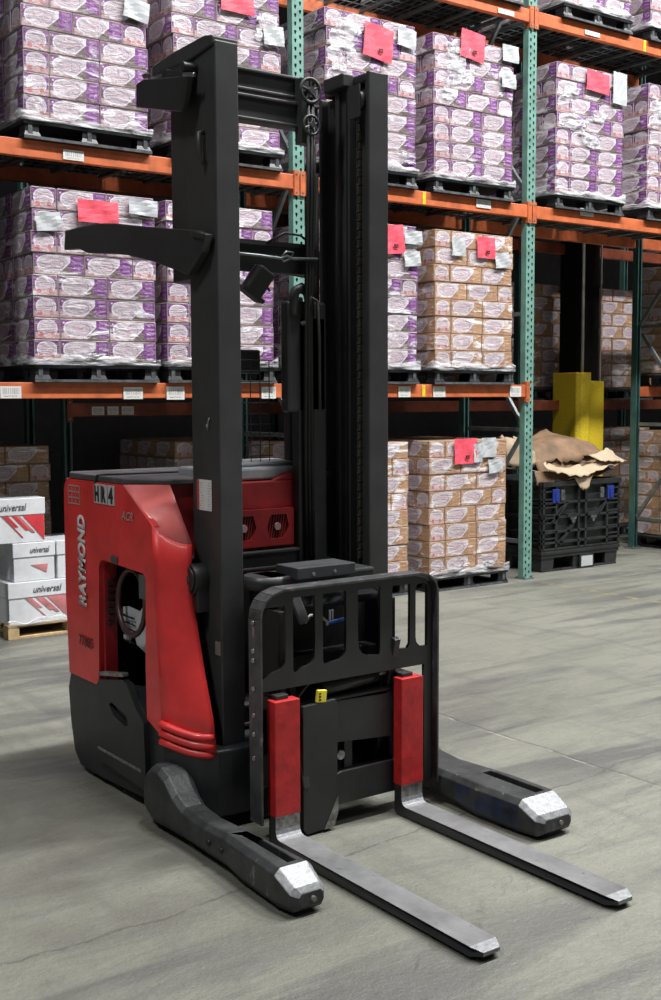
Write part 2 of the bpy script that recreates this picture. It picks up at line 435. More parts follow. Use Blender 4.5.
# ------------------------------------------------------------------ racks
FX = [2.655, 5.167, 7.679, 10.19, 12.70]
XL = .143  # added bay out of view, carrying loads that shade the left load sides
YF, YR = 7.567, 8.40
BZ = [(1.666, 1.774), (3.258, 3.369), (4.946, 5.058)]
TOP = 5.75
def teardrop(cx, cz, s=1.0):
    return [(cx-.008*s, cz+.015), (cx+.008*s, cz+.015), (cx+.011*s, cz+.005), (cx+.005*s, cz-.015), (cx-.005*s, cz-.015), (cx-.011*s, cz+.005)]
b = MB()
CELL = .062
for c, (xa, xb, off) in enumerate(((-.052, 0, 0), (0, .052, .031))):
    cx = -.022 if c == 0 else .022; n = int((TOP-off)/CELL)
    for i in range(n):
        za = off + i*CELL; zb_ = za + CELL; zm = (za+zb_)/2
        rect = [(xa, zb_), (xb, zb_), (xb, zm), (xb, za), (xa, za), (xa, zm)]; hx_ = teardrop(cx, zm)
        O = [b.bm.verts.new((p[0], 0, p[1])) for p in rect]; I = [b.bm.verts.new((p[0], 0, p[1])) for p in hx_]; J = [b.bm.verts.new((p[0], .005, p[1])) for p in hx_]
        for k in range(6):
            b.bm.faces.new([O[k], O[(k+1) % 6], I[(k+1) % 6], I[k]]); b.bm.faces.new([I[k], I[(k+1) % 6], J[(k+1) % 6], J[k]])
    if off: b.poly([(xa, 0, 0), (xb, 0, 0), (xb, 0, off), (xa, 0, off)])
    b.poly([(xa, 0, off+n*CELL), (xb, 0, off+n*CELL), (xb, 0, TOP), (xa, 0, TOP)])
bmesh.ops.remove_doubles(b.bm, verts=b.bm.verts[:], dist=1e-5)
b.box((-.052, .002, 0), (-.048, .062, TOP)); b.box((.048, .002, 0), (.052, .062, TOP))
b.box((-.047, .012, 0), (.047, .014, TOP), 1)  # black strip set behind the holes to make them look dark
b.box((-.052, .060, 0), (-.03, .064, TOP)); b.box((.03, .060, 0), (.052, .064, TOP))
FPOST = b.build('front_post', [M['teal'], M['rubber']]); fpm = FPOST.data; bpy.data.objects.remove(FPOST)
b = MB()
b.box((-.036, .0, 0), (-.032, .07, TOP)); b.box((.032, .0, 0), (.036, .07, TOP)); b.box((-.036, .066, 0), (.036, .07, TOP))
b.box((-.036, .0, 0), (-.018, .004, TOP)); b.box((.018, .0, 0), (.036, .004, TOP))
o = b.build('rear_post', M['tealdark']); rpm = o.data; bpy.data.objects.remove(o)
b = MB(); b.box((-.02, .08, 0), (.02, .80, .035))
o = b.build('horizontal_brace', M['galv']); hbm = o.data; bpy.data.objects.remove(o)
b = MB(); L_ = math.hypot(.72, .95); an_ = math.atan2(.95, .72)
b.box((-.015, .08, 0), (.015, .08+L_, .035), rot=Matrix.Rotation(an_, 3, 'X'), piv=(0, .08, 0))
o = b.build('diagonal_brace', M['galv']); dbm = o.data; bpy.data.objects.remove(o)
b = MB(); b.box((-.015, .08, .95), (.015, .08+L_, .985), rot=Matrix.Rotation(-an_, 3, 'X'), piv=(0, .08, .95))
o = b.build('diagonal_brace', M['galv']); dbm2 = o.data; bpy.data.objects.remove(o)
b = MB(); b.box((-.06, -.03, 0), (.06, .10, .012)); b.cyl((.045, -.01, .012), (.045, -.01, .03), .01, 6); b.cyl((-.045, -.01, .012), (-.045, -.01, .03), .01, 6)
o = b.build('foot_plate', M['galv']); fotm = o.data; bpy.data.objects.remove(o)
def child(name, me, parent, loc=(0, 0, 0), rot=(0, 0, 0)):
    o = bpy.data.objects.new(name, me); C.objects.link(o); o.parent = parent; o.location = loc; o.rotation_euler = rot; return o
flabel = ['teal perforated rack upright just beyond the left edge', 'teal perforated rack upright behind the lift truck mast', 'teal perforated rack upright beside the black bulk bin',
          'dark teal rack upright with diagonal brace right of the black bin', 'teal rack upright far along the row beyond the right edge']
for i, X0 in enumerate(FX+[XL]):
    e = empty('rack_upright', (X0, YF, 0), (flabel+['teal perforated rack upright well beyond the left edge'])[i], 'rack upright', 'uprights of the front pallet rack')
    child('front_post', fpm, e); child('rear_post', rpm, e, (0, YR-YF, 0)); 
    for k, zz in enumerate((.32, 1.35, 2.4, 3.45, 4.5, 5.55)): child('horizontal_brace', hbm, e, (0, 0, zz))
    for k, zz in enumerate((.35, 1.38, 2.43, 3.48, 4.53)): child('diagonal_brace', dbm if k % 2 else dbm2, e, (0, 0, zz))
    child('foot_plate', fotm, e); child('foot_plate', fotm, e, (0, YR-YF, 0))

def tag_plate(mb, x0, z0, x1, z1, y):
    mb.poly([(x0, y, z0), (x1, y, z0), (x1, y, z1), (x0, y, z1)], 0, [(0, 0), (1, 0), (1, 1), (0, 1)])
    mb.poly([(x0, y+.002, z0), (x0, y+.002, z1), (x1, y+.002, z1), (x1, y+.002, z0)], 0)
def beam(x0, x1, yf, z0, z1, label, group, tags=(), mat='orange', conn=True, rear=False, yellow=None):
    e = empty('rack_beam', (x0, yf, z0), label, 'rack beam', group)
    org = (x0, yf, z0)
    b = MB(); d = .055
    # step-profile box beam
    b.prism([(yf, z0), (yf+d, z0), (yf+d, z1-.03), (yf+d-.018, z1-.03), (yf+d-.018, z1), (yf, z1)], 'X', x0, x1)
    bevel_mod(b.build('beam_tube', M[mat], e, org), .004)
    if conn:
        for xx, s in ((x0, -1), (x1, 1)):
            b = MB(); xa, xb = sorted((xx, xx + s*.048))
            b.box((xa, yf-.006, z0-.045), (xb, yf-.001, z1+.03)); b.box((xx-.003, yf-.006, z0-.045), (xx+.003, yf+.05, z1+.03))
            b.cyl((xx+s*.024, yf-.010, z1+.005), (xx+s*.024, yf-.005, z1+.005), .008, 8, 1); b.cyl((xx+s*.024, yf-.010, z0-.02), (xx+s*.024, yf-.005, z0-.02), .008, 8, 1)
            b.build('beam_connector', [M[mat], M['steeldull']], e, org)
    for t in tags:
        b = MB(); tag_plate(b, t[0], t[1], t[2], t[3], yf-.008)
        o = b.build('shelf_tag', M['barcode'], e, org, normals=False)
    if yellow:
        b = MB(); b.box((yellow, yf-.004, z0+.005), (yellow+.035, yf-.0005, z1-.005)); o = b.build('yellow_clip', M['yellow'], e, org); o['label'] = 'small yellow clip'
    return e
lv = ['lower', 'middle', 'upper']; bn = ['left', 'centre', 'right']
btags = {(0, 0): [(2.761, 1.668, 2.905, 1.748), (3.65, 1.660, 3.80, 1.745), (3.99, 1.655, 4.135, 1.75), (4.80, 1.66, 4.93, 1.75)],
         (0, 1): [(6.14, 1.668, 6.27, 1.757), (6.52, 1.668, 6.655, 1.757), (7.42, 1.668, 7.56, 1.76)],
         (1, 0): [(3.24, 3.268, 3.39, 3.335)], (1, 1): [(7.0, 3.292, 7.17, 3.362)], (1, 2): [(8.30, 3.335, 8.48, 3.402)],
         (2, 1): [(7.24, 4.955, 7.43, 4.995)], (2, 2): [(8.33, 4.965, 8.53, 5.005)]}
byel = {(0, 1): 6.40, (1, 1): 6.40, (2, 2): 9.15}
desc = {(0, 0): 'orange rack beam with white shelf tags behind the lift truck body', (0, 1): 'orange rack beam carrying the brown wrapped load, centre bay',
        (1, 0): 'orange rack beam under the top left purple loads', (1, 1): 'orange rack beam under the two top centre purple loads',
        (1, 2): 'orange rack beam above the yellow column guard', (2, 1): 'highest orange rack beam at the top of the centre bay', (2, 2): 'highest orange rack beam at the top right corner'}
for (l, bi), d in desc.items():
    beam(FX[bi]+.053, FX[bi+1]-.053, YF-.012, BZ[l][0], BZ[l][1], d, 'front beams of the near rack', btags.get((l, bi), ()), yellow=byel.get((l, bi)))
for l in range(3):
    for bi in range(3):
        if (l, bi) == (0, 2) or (l, bi) == (2, 0): continue
        beam(FX[bi]+.053, FX[bi+1]-.053, YR+.02, BZ[l][0], BZ[l][1], 'rear orange beam of the %s shelf in the %s bay, partly in shadow' % (lv[l], bn[bi]), 'rear beams of the near rack', mat='orange', conn=False)
for l in (0, 1):  # added beams out of view, holding up the shading loads
    beam(XL+.053, FX[0]-.053, YF-.012, BZ[l][0], BZ[l][1], 'orange rack beam of the %s shelf reaching past the left edge' % lv[l], 'front beams of the near rack')
    beam(XL+.053, FX[0]-.053, YR+.02, BZ[l][0], BZ[l][1], 'rear orange beam of the %s shelf past the left edge' % lv[l], 'rear beams of the near rack', conn=False)
for l in (0, 1):
    beam(FX[3]+.053, FX[4]-.053, YF-.012, BZ[l][0], BZ[l][1], 'orange rack beam of the %s shelf past the right edge' % lv[l], 'front beams of the near rack')
    beam(FX[3]+.053, FX[4]-.053, YR+.02, BZ[l][0], BZ[l][1], 'rear orange beam of the %s shelf past the right edge' % lv[l], 'rear beams of the near rack', conn=False)
# wire decks
for l in range(3):
    for bi in range(3):
        if (l, bi) == (0, 2) or (l, bi) == (2, 0): continue
        b = MB(); x0 = FX[bi]+.06; x1 = FX[bi+1]-.06; zt = BZ[l][1]
        for k in range(7):
            xx = x0+.05+(x1-x0-.1)*k/6; b.box((xx-.02, YF+.02, zt-.03), (xx+.02, YR+.05, zt-.008))
        for k in range(34):
            xx = x0+(x1-x0)*k/33; b.box((xx-.003, YF-.0, zt-.008), (xx+.003, YR+.06, zt-.002))
        for k in range(8):
            yy = YF+.02+(YR-YF)*k/7; b.box((x0, yy-.003, zt-.0075), (x1, yy+.003, zt-.0025))
        tag(b.build('wire_deck', M['galv']), 'grey wire decking lying on the %s shelf beams of the %s bay' % (lv[l], bn[bi]), 'wire deck', 'wire decks of the near rack')

# row two, behind
for X0 in (3.85, 6.4, 9.0, 11.62):
    e = empty('rack_upright', (X0, 9.0, 0), {3.85: 'shadowed upright of the back rack behind the lift truck body', 6.4: 'shadowed upright of the back rack behind the centre bay', 9.0: 'shadowed upright of the back rack left of the yellow guard', 11.62: 'shadowed upright of the back rack right of the black bin'}[X0], 'rack upright', 'uprights of the back rack')
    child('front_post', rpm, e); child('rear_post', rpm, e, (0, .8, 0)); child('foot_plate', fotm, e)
    for zz in (.32, 1.2, 2.3, 3.4): child('horizontal_brace', hbm, e, (0, 0, zz))
for (a, c, t) in ((3.89, 6.36, ((4.06, 1.53, 4.17, 1.60), (4.20, 1.53, 4.30, 1.60), (4.33, 1.53, 4.44, 1.60))), (6.44, 8.96, ()), (9.04, 11.58, ())):
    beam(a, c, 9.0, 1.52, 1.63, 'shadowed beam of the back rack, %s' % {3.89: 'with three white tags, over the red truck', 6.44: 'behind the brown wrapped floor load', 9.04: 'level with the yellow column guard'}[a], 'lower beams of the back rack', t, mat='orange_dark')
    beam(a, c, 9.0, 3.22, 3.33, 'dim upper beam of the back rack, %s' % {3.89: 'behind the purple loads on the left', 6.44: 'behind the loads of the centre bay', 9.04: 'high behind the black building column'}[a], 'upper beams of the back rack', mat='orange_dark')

# ------------------------------------------------------------------ pallets and cartons
CL, CS, CH = .363, .181, .1435
PD = 1.09
def pallet_mesh(W=.93, D=PD):
    b = MB()
    b.box((0, 0, .098), (W, D, .138), 0)
    for i in range(9): b.box((.01, .01+i*(D-.1)/8, .138), (W-.01, .09+i*(D-.1)/8, .142), 0)
    def blk(x, y, wx, wy):
        b.loft([[(x-.012, y-.01, .02), (x+wx+.012, y-.01, .02), (x+wx+.012, y+wy+.01, .02), (x-.012, y+wy+.01, .02)],
                [(x, y, .05), (x+wx, y, .05), (x+wx, y+wy, .05), (x, y+wy, .05)],
                [(x, y, .1), (x+wx, y, .1), (x+wx, y+wy, .1), (x, y+wy, .1)]])
    for x, wx in ((0.012, .095), (W/2-.05, .10), (W-.107, .095)):
        for y, wy in ((.012, .10), (D/2-.06, .12), (D-.112, .10)): blk(x, y, wx, wy)
    for y in (0, D/2-.05, D-.10): b.box((.0, y, 0), (W, y+.10, .022), 0)
    for x in (0, W/2-.05, W-.10): b.box((x, .1, 0), (x+.10, D-.1, .021), 0)
    return b.build('deck', M['pallet'])
def pallet_rail_mesh(W=.93):
    b = MB()
    b.box((-.002, -.004, .122), (W+.002, .0, .138)); b.box((0, -.004, .002), (W, .0, .020))
    b.box((-.004, 0, .122), (0, PD, .138))
    for x in (.03, W/2-.015, W-.06): b.box((x, .006, .024), (x+.03, .011, .098))
    return b.build('rim', M['palletedge'])
o = pallet_mesh(); PM = o.data; bpy.data.objects.remove(o)
o = pallet_rail_mesh(); PRM = o.data; bpy.data.objects.remove(o)

def carton_mesh(kind):
    b = MB(); bm = b.bm
    x, y, z = CL/2-.0015, CS/2-.0015, CH-.0015
    r = .004
    q = b.poly([(-x+r, -y, r), (x-r, -y, r), (x-r, -y, z-r), (-x+r, -y, z-r)], 0, [(0, 0), (1, 0), (1, 1), (0, 1)])
    q = b.poly([(x-r, y, r), (-x+r, y, r), (-x+r, y, z-r), (x-r, y, z-r)], 0, [(0, 0), (1, 0), (1, 1), (0, 1)])
    q = b.poly([(-x, y-r, r), (-x, -y+r, r), (-x, -y+r, z-r), (-x, y-r, z-r)], 1, [(0, 0), (1, 0), (1, 1), (0, 1)])
    q = b.poly([(x, -y+r, r), (x, y-r, r), (x, y-r, z-r), (x, -y+r, z-r)], 1, [(0, 0), (1, 0), (1, 1), (0, 1)])
    # rounded rim faces, top with flap seam, bottom
    b.poly([(-x+r, -y+r, z), (x-r, -y+r, z), (x-r, -.002, z), (-x+r, -.002, z)], 2)
    b.poly([(-x+r, .002, z), (x-r, .002, z), (x-r, y-r, z), (-x+r, y-r, z)], 2)
    b.poly([(-x+r, -.002, z), (x-r, -.002, z), (x-r, .002, z), (-x+r, .002, z)], 2)
    b.poly([(-x+r, -y+r, 0), (-x+r, y-r, 0), (x-r, y-r, 0), (x-r, -y+r, 0)], 2)
    for sz, zz, ze in ((1, z-r, z), (-1, r, 0)):
        b.poly([(-x+r, -y, zz), (x-r, -y, zz), (x-r, -y+r, ze), (-x+r, -y+r, ze)], 2); b.poly([(-x+r, y, zz), (x-r, y, zz), (x-r, y-r, ze), (-x+r, y-r, ze)], 2)
        b.poly([(-x, -y+r, zz), (-x, y-r, zz), (-x+r, y-r, ze), (-x+r, -y+r, ze)], 2); b.poly([(x, -y+r, zz), (x, y-r, zz), (x-r, y-r, ze), (x-r, -y+r, ze)], 2)
    for sx in (-1, 1):
        for s2 in (-1, 1):
            b.poly([(sx*x, s2*(y-r), r), (sx*(x-r), s2*y, r), (sx*(x-r), s2*y, z-r), (sx*x, s2*(y-r), z-r)], 2)
    bmesh.ops.remove_doubles(bm, verts=bm.verts[:], dist=1e-5)
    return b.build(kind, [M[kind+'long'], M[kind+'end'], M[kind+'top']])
CM = {}
for k in ('purple', 'kraft'):
    o = carton_mesh(k); CM[k] = o.data; bpy.data.objects.remove(o)

ordn = ['bottom', 'second', 'third', 'fourth', 'fifth', 'sixth', 'seventh', 'top']
PAT = 'PPPPQPQP'
# x0, y0, base z (on beam or floor), layers, kind, phrase, pallet label
LOADS = [
 (3.00, 7.53, 1.774, 8, 'purple', 'load behind the lower guard arm', 'PPPPQPPP'),
 (4.00, 7.53, 1.774, 8, 'purple', 'load hidden behind the near mast', PAT),
 (5.42, 7.53, 1.774, 8, 'purple', 'load touching the far mast rail', PAT),
 (6.52, 7.53, 1.774, 8, 'kraft', 'brown load on the lower shelf', PAT),
 (2.97, 7.53, 3.369, 8, 'purple', 'load at the top left corner', 'PPPPQPQP'),
 (4.07, 7.53, 3.369, 8, 'purple', "load behind the mast's crossbeam", PAT),
 (5.40, 7.53, 3.369, 8, 'purple', 'upper load above the chain mast', PAT),
 (6.50, 7.53, 3.369, 8, 'purple', 'upper load left of teal post', PAT),
 (7.95, 7.53, 3.369, 8, 'purple', 'upper load right of teal post', PAT),
 (9.21, 7.53, 3.369, 8, 'purple', 'upper load at the right edge', 'PPPPQPQP'),
 (8.03, 7.53, 5.058, 3, 'purple', 'topmost load above the teal post', 'PPPPPPPP'),
 (9.222, 7.53, 5.058, 3, 'purple', 'topmost load at the right corner', 'PPPPPPPP'),
 (6.60, 7.53, 5.058, 3, 'purple', 'topmost load of the centre bay', 'PPPPPPPP'),
 (5.37, 7.58, 0.0, 8, 'kraft', 'brown floor load beside far mast', PAT),
 (6.465, 7.53, 0.0, 8, 'kraft', 'brown floor load beside teal post', PAT),
 (2.76, 8.95, 0.0, 8, 'kraft', 'shadowed load behind the paper boxes', PAT),
 (4.80, 8.95, 0.0, 8, 'kraft', 'shadowed load behind the truck body', PAT),
 (9.08, 9.30, 1.63, 8, 'kraft', 'shadowed load left of black column', PAT),
 (10.62, 9.30, 1.63, 8, 'kraft', 'shadowed load right of black column', PAT),
 (10.62, 9.30, 0.0, 8, 'kraft', 'shadowed floor load behind the bin', PAT),
 (10.40, 7.53, 1.774, 8, 'kraft', 'shelf load behind the braced upright', PAT),
 (10.40, 7.53, 0.0, 8, 'kraft', 'floor load behind the braced upright', PAT),
 (1.62, 7.53, 1.774, 8, 'purple', 'middle shelf load beyond left edge', PAT),  # this load and the next are added unseen to shade their neighbours
 (1.62, 7.53, 3.369, 8, 'purple', 'upper shelf load beyond left edge', PAT),
]
rnd = random.Random(3)
cand = []
for li, (x0, y0, zb, nl, kind, phrase, pat) in enumerate(LOADS):
    o = empty('plastic_pallet', (x0-.01, y0-.012, zb), 'black plastic pallet under the ' + phrase, 'pallet', 'black pallets under the wrapped loads')
    child('deck', PM, o); child('rim', PRM, o)
    zb += .144
    for l in range(nl):
        dx = rnd.uniform(-.006, .006) + (0.0 if l < 4 else rnd.uniform(-.008, .008)); dy = rnd.uniform(-.003, .006)
        z = zb + l*(CH+.0004)
        items = []
        if pat[l] == 'P':
            for j in range(3): items.append((CS/2, CL/2 + j*CL, 1, 'front' if j == 0 else 'side', j if j == 0 else j+1, True))
            for c in range(2):
                for j in range(6): items.append((CS + CL/2 + c*CL, CS/2 + j*CS, 0, 'front' if j == 0 else 'in', (c+1) if j == 0 else 0, j == 0))
        else:
            for c in range(2):
                for j in range(6): items.append((CL/2 + c*CL, CS/2 + j*CS, 0, 'front' if j == 0 else ('side' if c == 0 else 'in'), c if j == 0 else j+1, j == 0 or c == 0))
            for j in range(3): items.append((2*CL + CS/2, CL/2 + j*CL, 1, 'front' if j == 0 else 'in', 2, j == 0))
        for (ix, iy, r, face, n, vis) in items:
            p = (x0+dx+ix+rnd.uniform(-.001, .001), y0+dy+iy+rnd.uniform(-.0015, .0015), z)
            area = 0
            if vis:
                q = project((p[0], p[1], p[2]+CH/2))
                if q and -25 < q[0] < 686 and -14 < q[1] < 1010:
                    ex = (CS if r else CL); ez = CH
                    if face == 'front': area = ex*ez*(1168/q[2])**2*cy
                    else: area = (CL if r else CS)*ez*(1168/q[2])**2*sy
                    if face == 'side' and li in (1, 5): area *= .15
                    if (172 < q[0] < 240) or (322 < q[0] < 386 and q[1] > 75): area *= .1
                    if li in (15, 16) and p[2] < .9: area *= .05
                    if li == 13 and q[0] < 386: area *= .02
                    if q[1] < -8 or q[0] < -12 or q[0] > 673: area *= .1
                    if face == 'side' and li in (17, 18, 19): area *= .2
                    if li == 19 and p[2] < .6: area *= .2
            cand.append((area, kind, p, r, face, n, l, nl, phrase, rnd.uniform(-.006, .006)))
front_col = ['left', 'middle', 'right']
rest = {'purple': [], 'kraft': []}
for kind in ('purple', 'kraft'):
    cs = sorted([c for c in cand if c[1] == kind], key=lambda c: -c[0])
    k = 0
    for c in cs:
        area, _, p, r, face, n, l, nl, phrase, jit = c
        if area > 9 and k < 300:
            k += 1
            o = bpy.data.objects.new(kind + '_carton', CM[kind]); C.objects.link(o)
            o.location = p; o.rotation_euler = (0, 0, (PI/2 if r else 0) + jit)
            lay = ordn[l] if l < 7 else 'top'
            where = ('front %s' % front_col[n]) if face == 'front' else ('side face, %s from front' % ordn[n-1].replace('bottom', 'first'))
            tag(o, '%s carton, %s layer, %s, in %s' % ('purple' if kind == 'purple' else 'brown', lay, where, phrase), 'carton', '%s cartons in the wrapped loads' % ('purple printed' if kind == 'purple' else 'brown kraft'))
        else: rest[kind].append(c)
for kind in ('purple', 'kraft'):
    b = MB(); src = CM[kind]
    for c in rest[kind]:
        me = src.copy(); me.transform(Matrix.Translation(c[2]) @ Matrix.Rotation((PI/2 if c[3] else 0) + c[9], 4, 'Z'))
        b.bm.from_mesh(me); bpy.data.meshes.remove(me)
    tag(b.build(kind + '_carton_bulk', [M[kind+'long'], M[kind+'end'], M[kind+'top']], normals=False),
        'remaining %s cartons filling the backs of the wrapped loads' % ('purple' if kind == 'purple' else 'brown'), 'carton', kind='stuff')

# shrink film gathered round the foot of each load, and crumpled where it bunches
def film_strip(b, path, z0, z1, amp, seed=0):
    """film gathered in soft horizontal folds; path = corner points, normals outward to the left of travel"""
    R = random.Random(seed); rows = 6; g = [[] for _ in range(rows+1)]
    P = []
    for (p, q) in zip(path, path[1:]):
        p = Vector(p); q = Vector(q); d = (q-p).normalized(); nv = Vector((d.y, -d.x, 0)); n = max(4, int((q-p).length/.035))
        for i in range(n+(q == Vector(path[-1]))): P.append((p.lerp(q, i/n), nv))
    for i, (p, nv) in enumerate(P):
        top = z1 + .018*math.sin(i*.55+seed) + .012*math.sin(i*1.3+seed*2)
        for j in range(rows+1):
            s_ = j/rows; off = .003 + amp*(.5+.5*math.sin(j*2.4+i*.21+seed))*(1 if 0 < j < rows else .2)*R.uniform(.9, 1)
            g[j].append(b.bm.verts.new((p.x+nv.x*off, p.y+nv.y*off, z0+(top-z0)*s_)))
    for j in range(rows):
        for i in range(len(P)-1):
            f = b.bm.faces.new([g[j][i], g[j][i+1], g[j+1][i+1], g[j+1][i]]); f.smooth = True
def film_patch(b, x0, z0, x1, z1, y, slant, seed):
    """crumpled film bunched in folds over the front of a load"""
    R = random.Random(seed); n = 16; rows = 10; g = []
    for j in range(rows+1):
        row = []
        for i in range(n+1):
            s = j/rows; t = i/n
            ed = .85 + .15*math.sin(j*2.3+seed)
            x = x0 + (x1-x0)*(.5+(t-.5)*ed) + slant*(s-.5) + R.uniform(-.006, .006)
            zz = z0 + (z1-z0)*(s + .05*math.sin(t*9+seed)) + R.uniform(-.004, .004)
            row.append(b.bm.verts.new((x, y - .004 - .016*abs(math.sin(i*1.9+j*.9)) * R.random(), zz)))
        g.append(row)
    for j in range(rows):
        for i in range(n): b.bm.faces.new([g[j][i], g[j][i+1], g[j+1][i+1], g[j+1][i]])
patches = {4: [], 6: [(5.42, 4.30, 5.72, 4.60, .1), (5.45, 4.05, 5.6, 4.3, -.05), (6.12, 3.57, 6.3, 3.65, 0)],
           7: [(6.60, 4.12, 6.82, 4.56, .16), (6.72, 4.30, 6.95, 4.42, .05), (6.62, 4.5, 6.72, 4.62, 0)],
           8: [(8.00, 4.08, 8.35, 4.22, .1), (8.25, 3.95, 8.55, 4.08, -.06), (8.02, 4.36, 8.25, 4.48, .04), (8.38, 4.20, 8.62, 4.30, .05)],
           9: [(9.25, 4.2, 9.4, 4.5, .05)], 0: [(3.18, 1.93, 3.55, 1.975, 0)], 3: [], 14: [(6.50, .16, 6.9, .22, .03), (7.05, .17, 7.3, .22, .03)], 5: [(4.75, 4.3, 4.95, 4.5, .03)], 2: []}
for li, (x0, y0, zb, nl, kind, phrase, pat) in enumerate(LOADS):
    if li >= 15: continue
    W = 2*CL+CS; b = MB(); zz = zb+.144
    film_strip(b, [(x0-.018, y0+PD, 0), (x0-.018, y0-.019, 0), (x0+W+.018, y0-.019, 0)], zz-.026, zz+.034, .010, seed=li)
    for k, p in enumerate(patches.get(li, [])):
        q = MB(); film_patch(q, p[0], p[1], p[2], p[3], y0-.008, p[4], li*7+k)
        o = q.build('shrink_film_fold', M['film'])
        for f in o.data.polygons: f.use_smooth = True
        tag(o, 'bunched white fold of film, %s, on the %s' % (['highest', 'second', 'third', 'fourth'][k], phrase), 'shrink wrap', 'bunched folds of shrink film')
    tag(b.build('shrink_film', M['film'], smooth=False), 'crumpled clear film round the base of the ' + phrase, 'shrink wrap', 'shrink film on the wrapped loads')

# placards and papers stuck on the loads
def sheet(x0, z0, x1, z1, mat, name, label, cat, y=7.512, tilt=0., mark=False, group=None):
    b = MB(); n = 5; cx, cz = (x0+x1)/2, (z0+z1)/2; g = []; R = random.Random(int(x0*1000))
    for j in range(n+1):
        row = []
        for i in range(n+1):
            x = x0+(x1-x0)*i/n - cx; z = z0+(z1-z0)*j/n - cz
            row.append(b.bm.verts.new((cx+x*math.cos(tilt)-z*math.sin(tilt), y-.004*math.sin(i*1.3+j)-R.random()*.004, cz+x*math.sin(tilt)+z*math.cos(tilt))))
        g.append(row)
    for j in range(n):
        for i in range(n): b.bm.faces.new([g[j][i], g[j][i+1], g[j+1][i+1], g[j+1][i]])
    o = b.build(name, M[mat]); so = o.modifiers.new('thick', 'SOLIDIFY'); so.thickness = .001
    tag(o, label, cat, group)
    if mark:
        mx = cx+(x1-x0)*.05; mz = z0+(z1-z0)*.2
        q = MB()
        for (ux, uz, uw, uh) in ((0, 0, .018, .030), (.022, 0, .022, .012), (.022, .016, .022, .014)): q.box((mx-.02+ux, y-.0125, mz+uz), (mx-.02+ux+uw, y-.0115, mz+uz+uh))
        q.build('printed_mark', M['ink'], o)
    return o
PK = 'pink placards on the loads'; WP = 'white papers on the loads'
sheet(3.32, 2.86, 3.62, 3.01, 'pink', 'pink_placard', 'pink placard on the purple load behind the lower guard arm', 'placard', group=PK)
sheet(5.76, 4.34, 6.05, 4.60, 'pink', 'pink_placard', 'pink placard on the upper load above the chain mast', 'placard', mark=True, tilt=-.12, group=PK)
sheet(6.78, 4.50, 7.05, 4.73, 'pink', 'pink_placard', 'pink placard on the upper load left of the teal post', 'placard', mark=True, tilt=-.1, group=PK)
sheet(8.32, 4.46, 8.63, 4.64, 'pink', 'pink_placard', 'pink placard on the upper load right of the teal post', 'placard', tilt=-.05, group=PK)
sheet(5.96, 2.83, 6.17, 3.06, 'pink', 'pink_placard', 'pink placard on the purple load beside the far mast rail', 'placard', mark=True, tilt=.1, group=PK)
sheet(6.98, 2.86, 7.19, 3.04, 'pink', 'pink_placard', 'pink placard on the brown load on the lower shelf', 'placard', mark=True, group=PK)
sheet(6.73, 1.09, 6.99, 1.31, 'pink', 'pink_placard', 'pink placard on the brown floor load beside the teal post', 'placard', mark=True, group=PK)
sheet(4.46, 4.46, 4.74, 4.60, 'pink', 'pink_placard', 'pink placard at the top edge above the mast crossbeam', 'placard', group=PK)
for i, (a, b_, c, d, t, l) in enumerate([
 (3.02, 2.78, 3.20, 2.90, .1, 'white paper at the left of the load behind the lower guard arm'),
 (3.70, 2.94, 3.92, 3.05, -.05, 'white paper above the lower guard arm near the mast'),
 (3.69, 4.26, 3.88, 4.40, -.15, 'white paper on the right corner of the top left load'),
 (6.10, 4.48, 6.29, 4.63, -.1, 'white paper on the corner of the upper load above the chain mast'),
 (7.26, 4.55, 7.45, 4.69, 0., 'higher white paper on the upper load left of the teal post'),
 (7.25, 4.33, 7.42, 4.45, 0., 'lower white paper on the upper load left of the teal post'),
 (8.68, 4.39, 8.87, 4.68, -.03, 'long white paper on the upper load right of the teal post'),
 (6.17, 2.92, 6.36, 3.03, 0., 'higher white paper on the purple load beside the far mast rail'),
 (6.17, 2.74, 6.34, 2.86, .08, 'lower white paper on the purple load beside the far mast rail'),
 (6.69, 2.86, 6.84, 3.01, 0., 'white paper left of the pink placard on the lower shelf brown load'),
 (7.19, 2.79, 7.36, 2.92, .1, 'white paper right of the pink placard on the lower shelf brown load'),
 (6.95, 1.10, 7.05, 1.26, 0., 'small white paper overlapping the pink placard on the brown floor load'),
 (7.05, 1.14, 7.22, 1.31, 0., 'large white paper on the brown floor load beside the teal post'),
 (7.13, 1.00, 7.30, 1.12, .05, 'lowest white paper on the brown floor load beside the teal post'),
 (4.82, 4.28, 5.00, 4.42, .05, 'white paper on the load behind the mast crossbeam')]):
    sheet(a, b_, c, d, 'white', 'white_paper', l, 'paper', y=7.510-.001*(i % 3), tilt=t, group=WP)

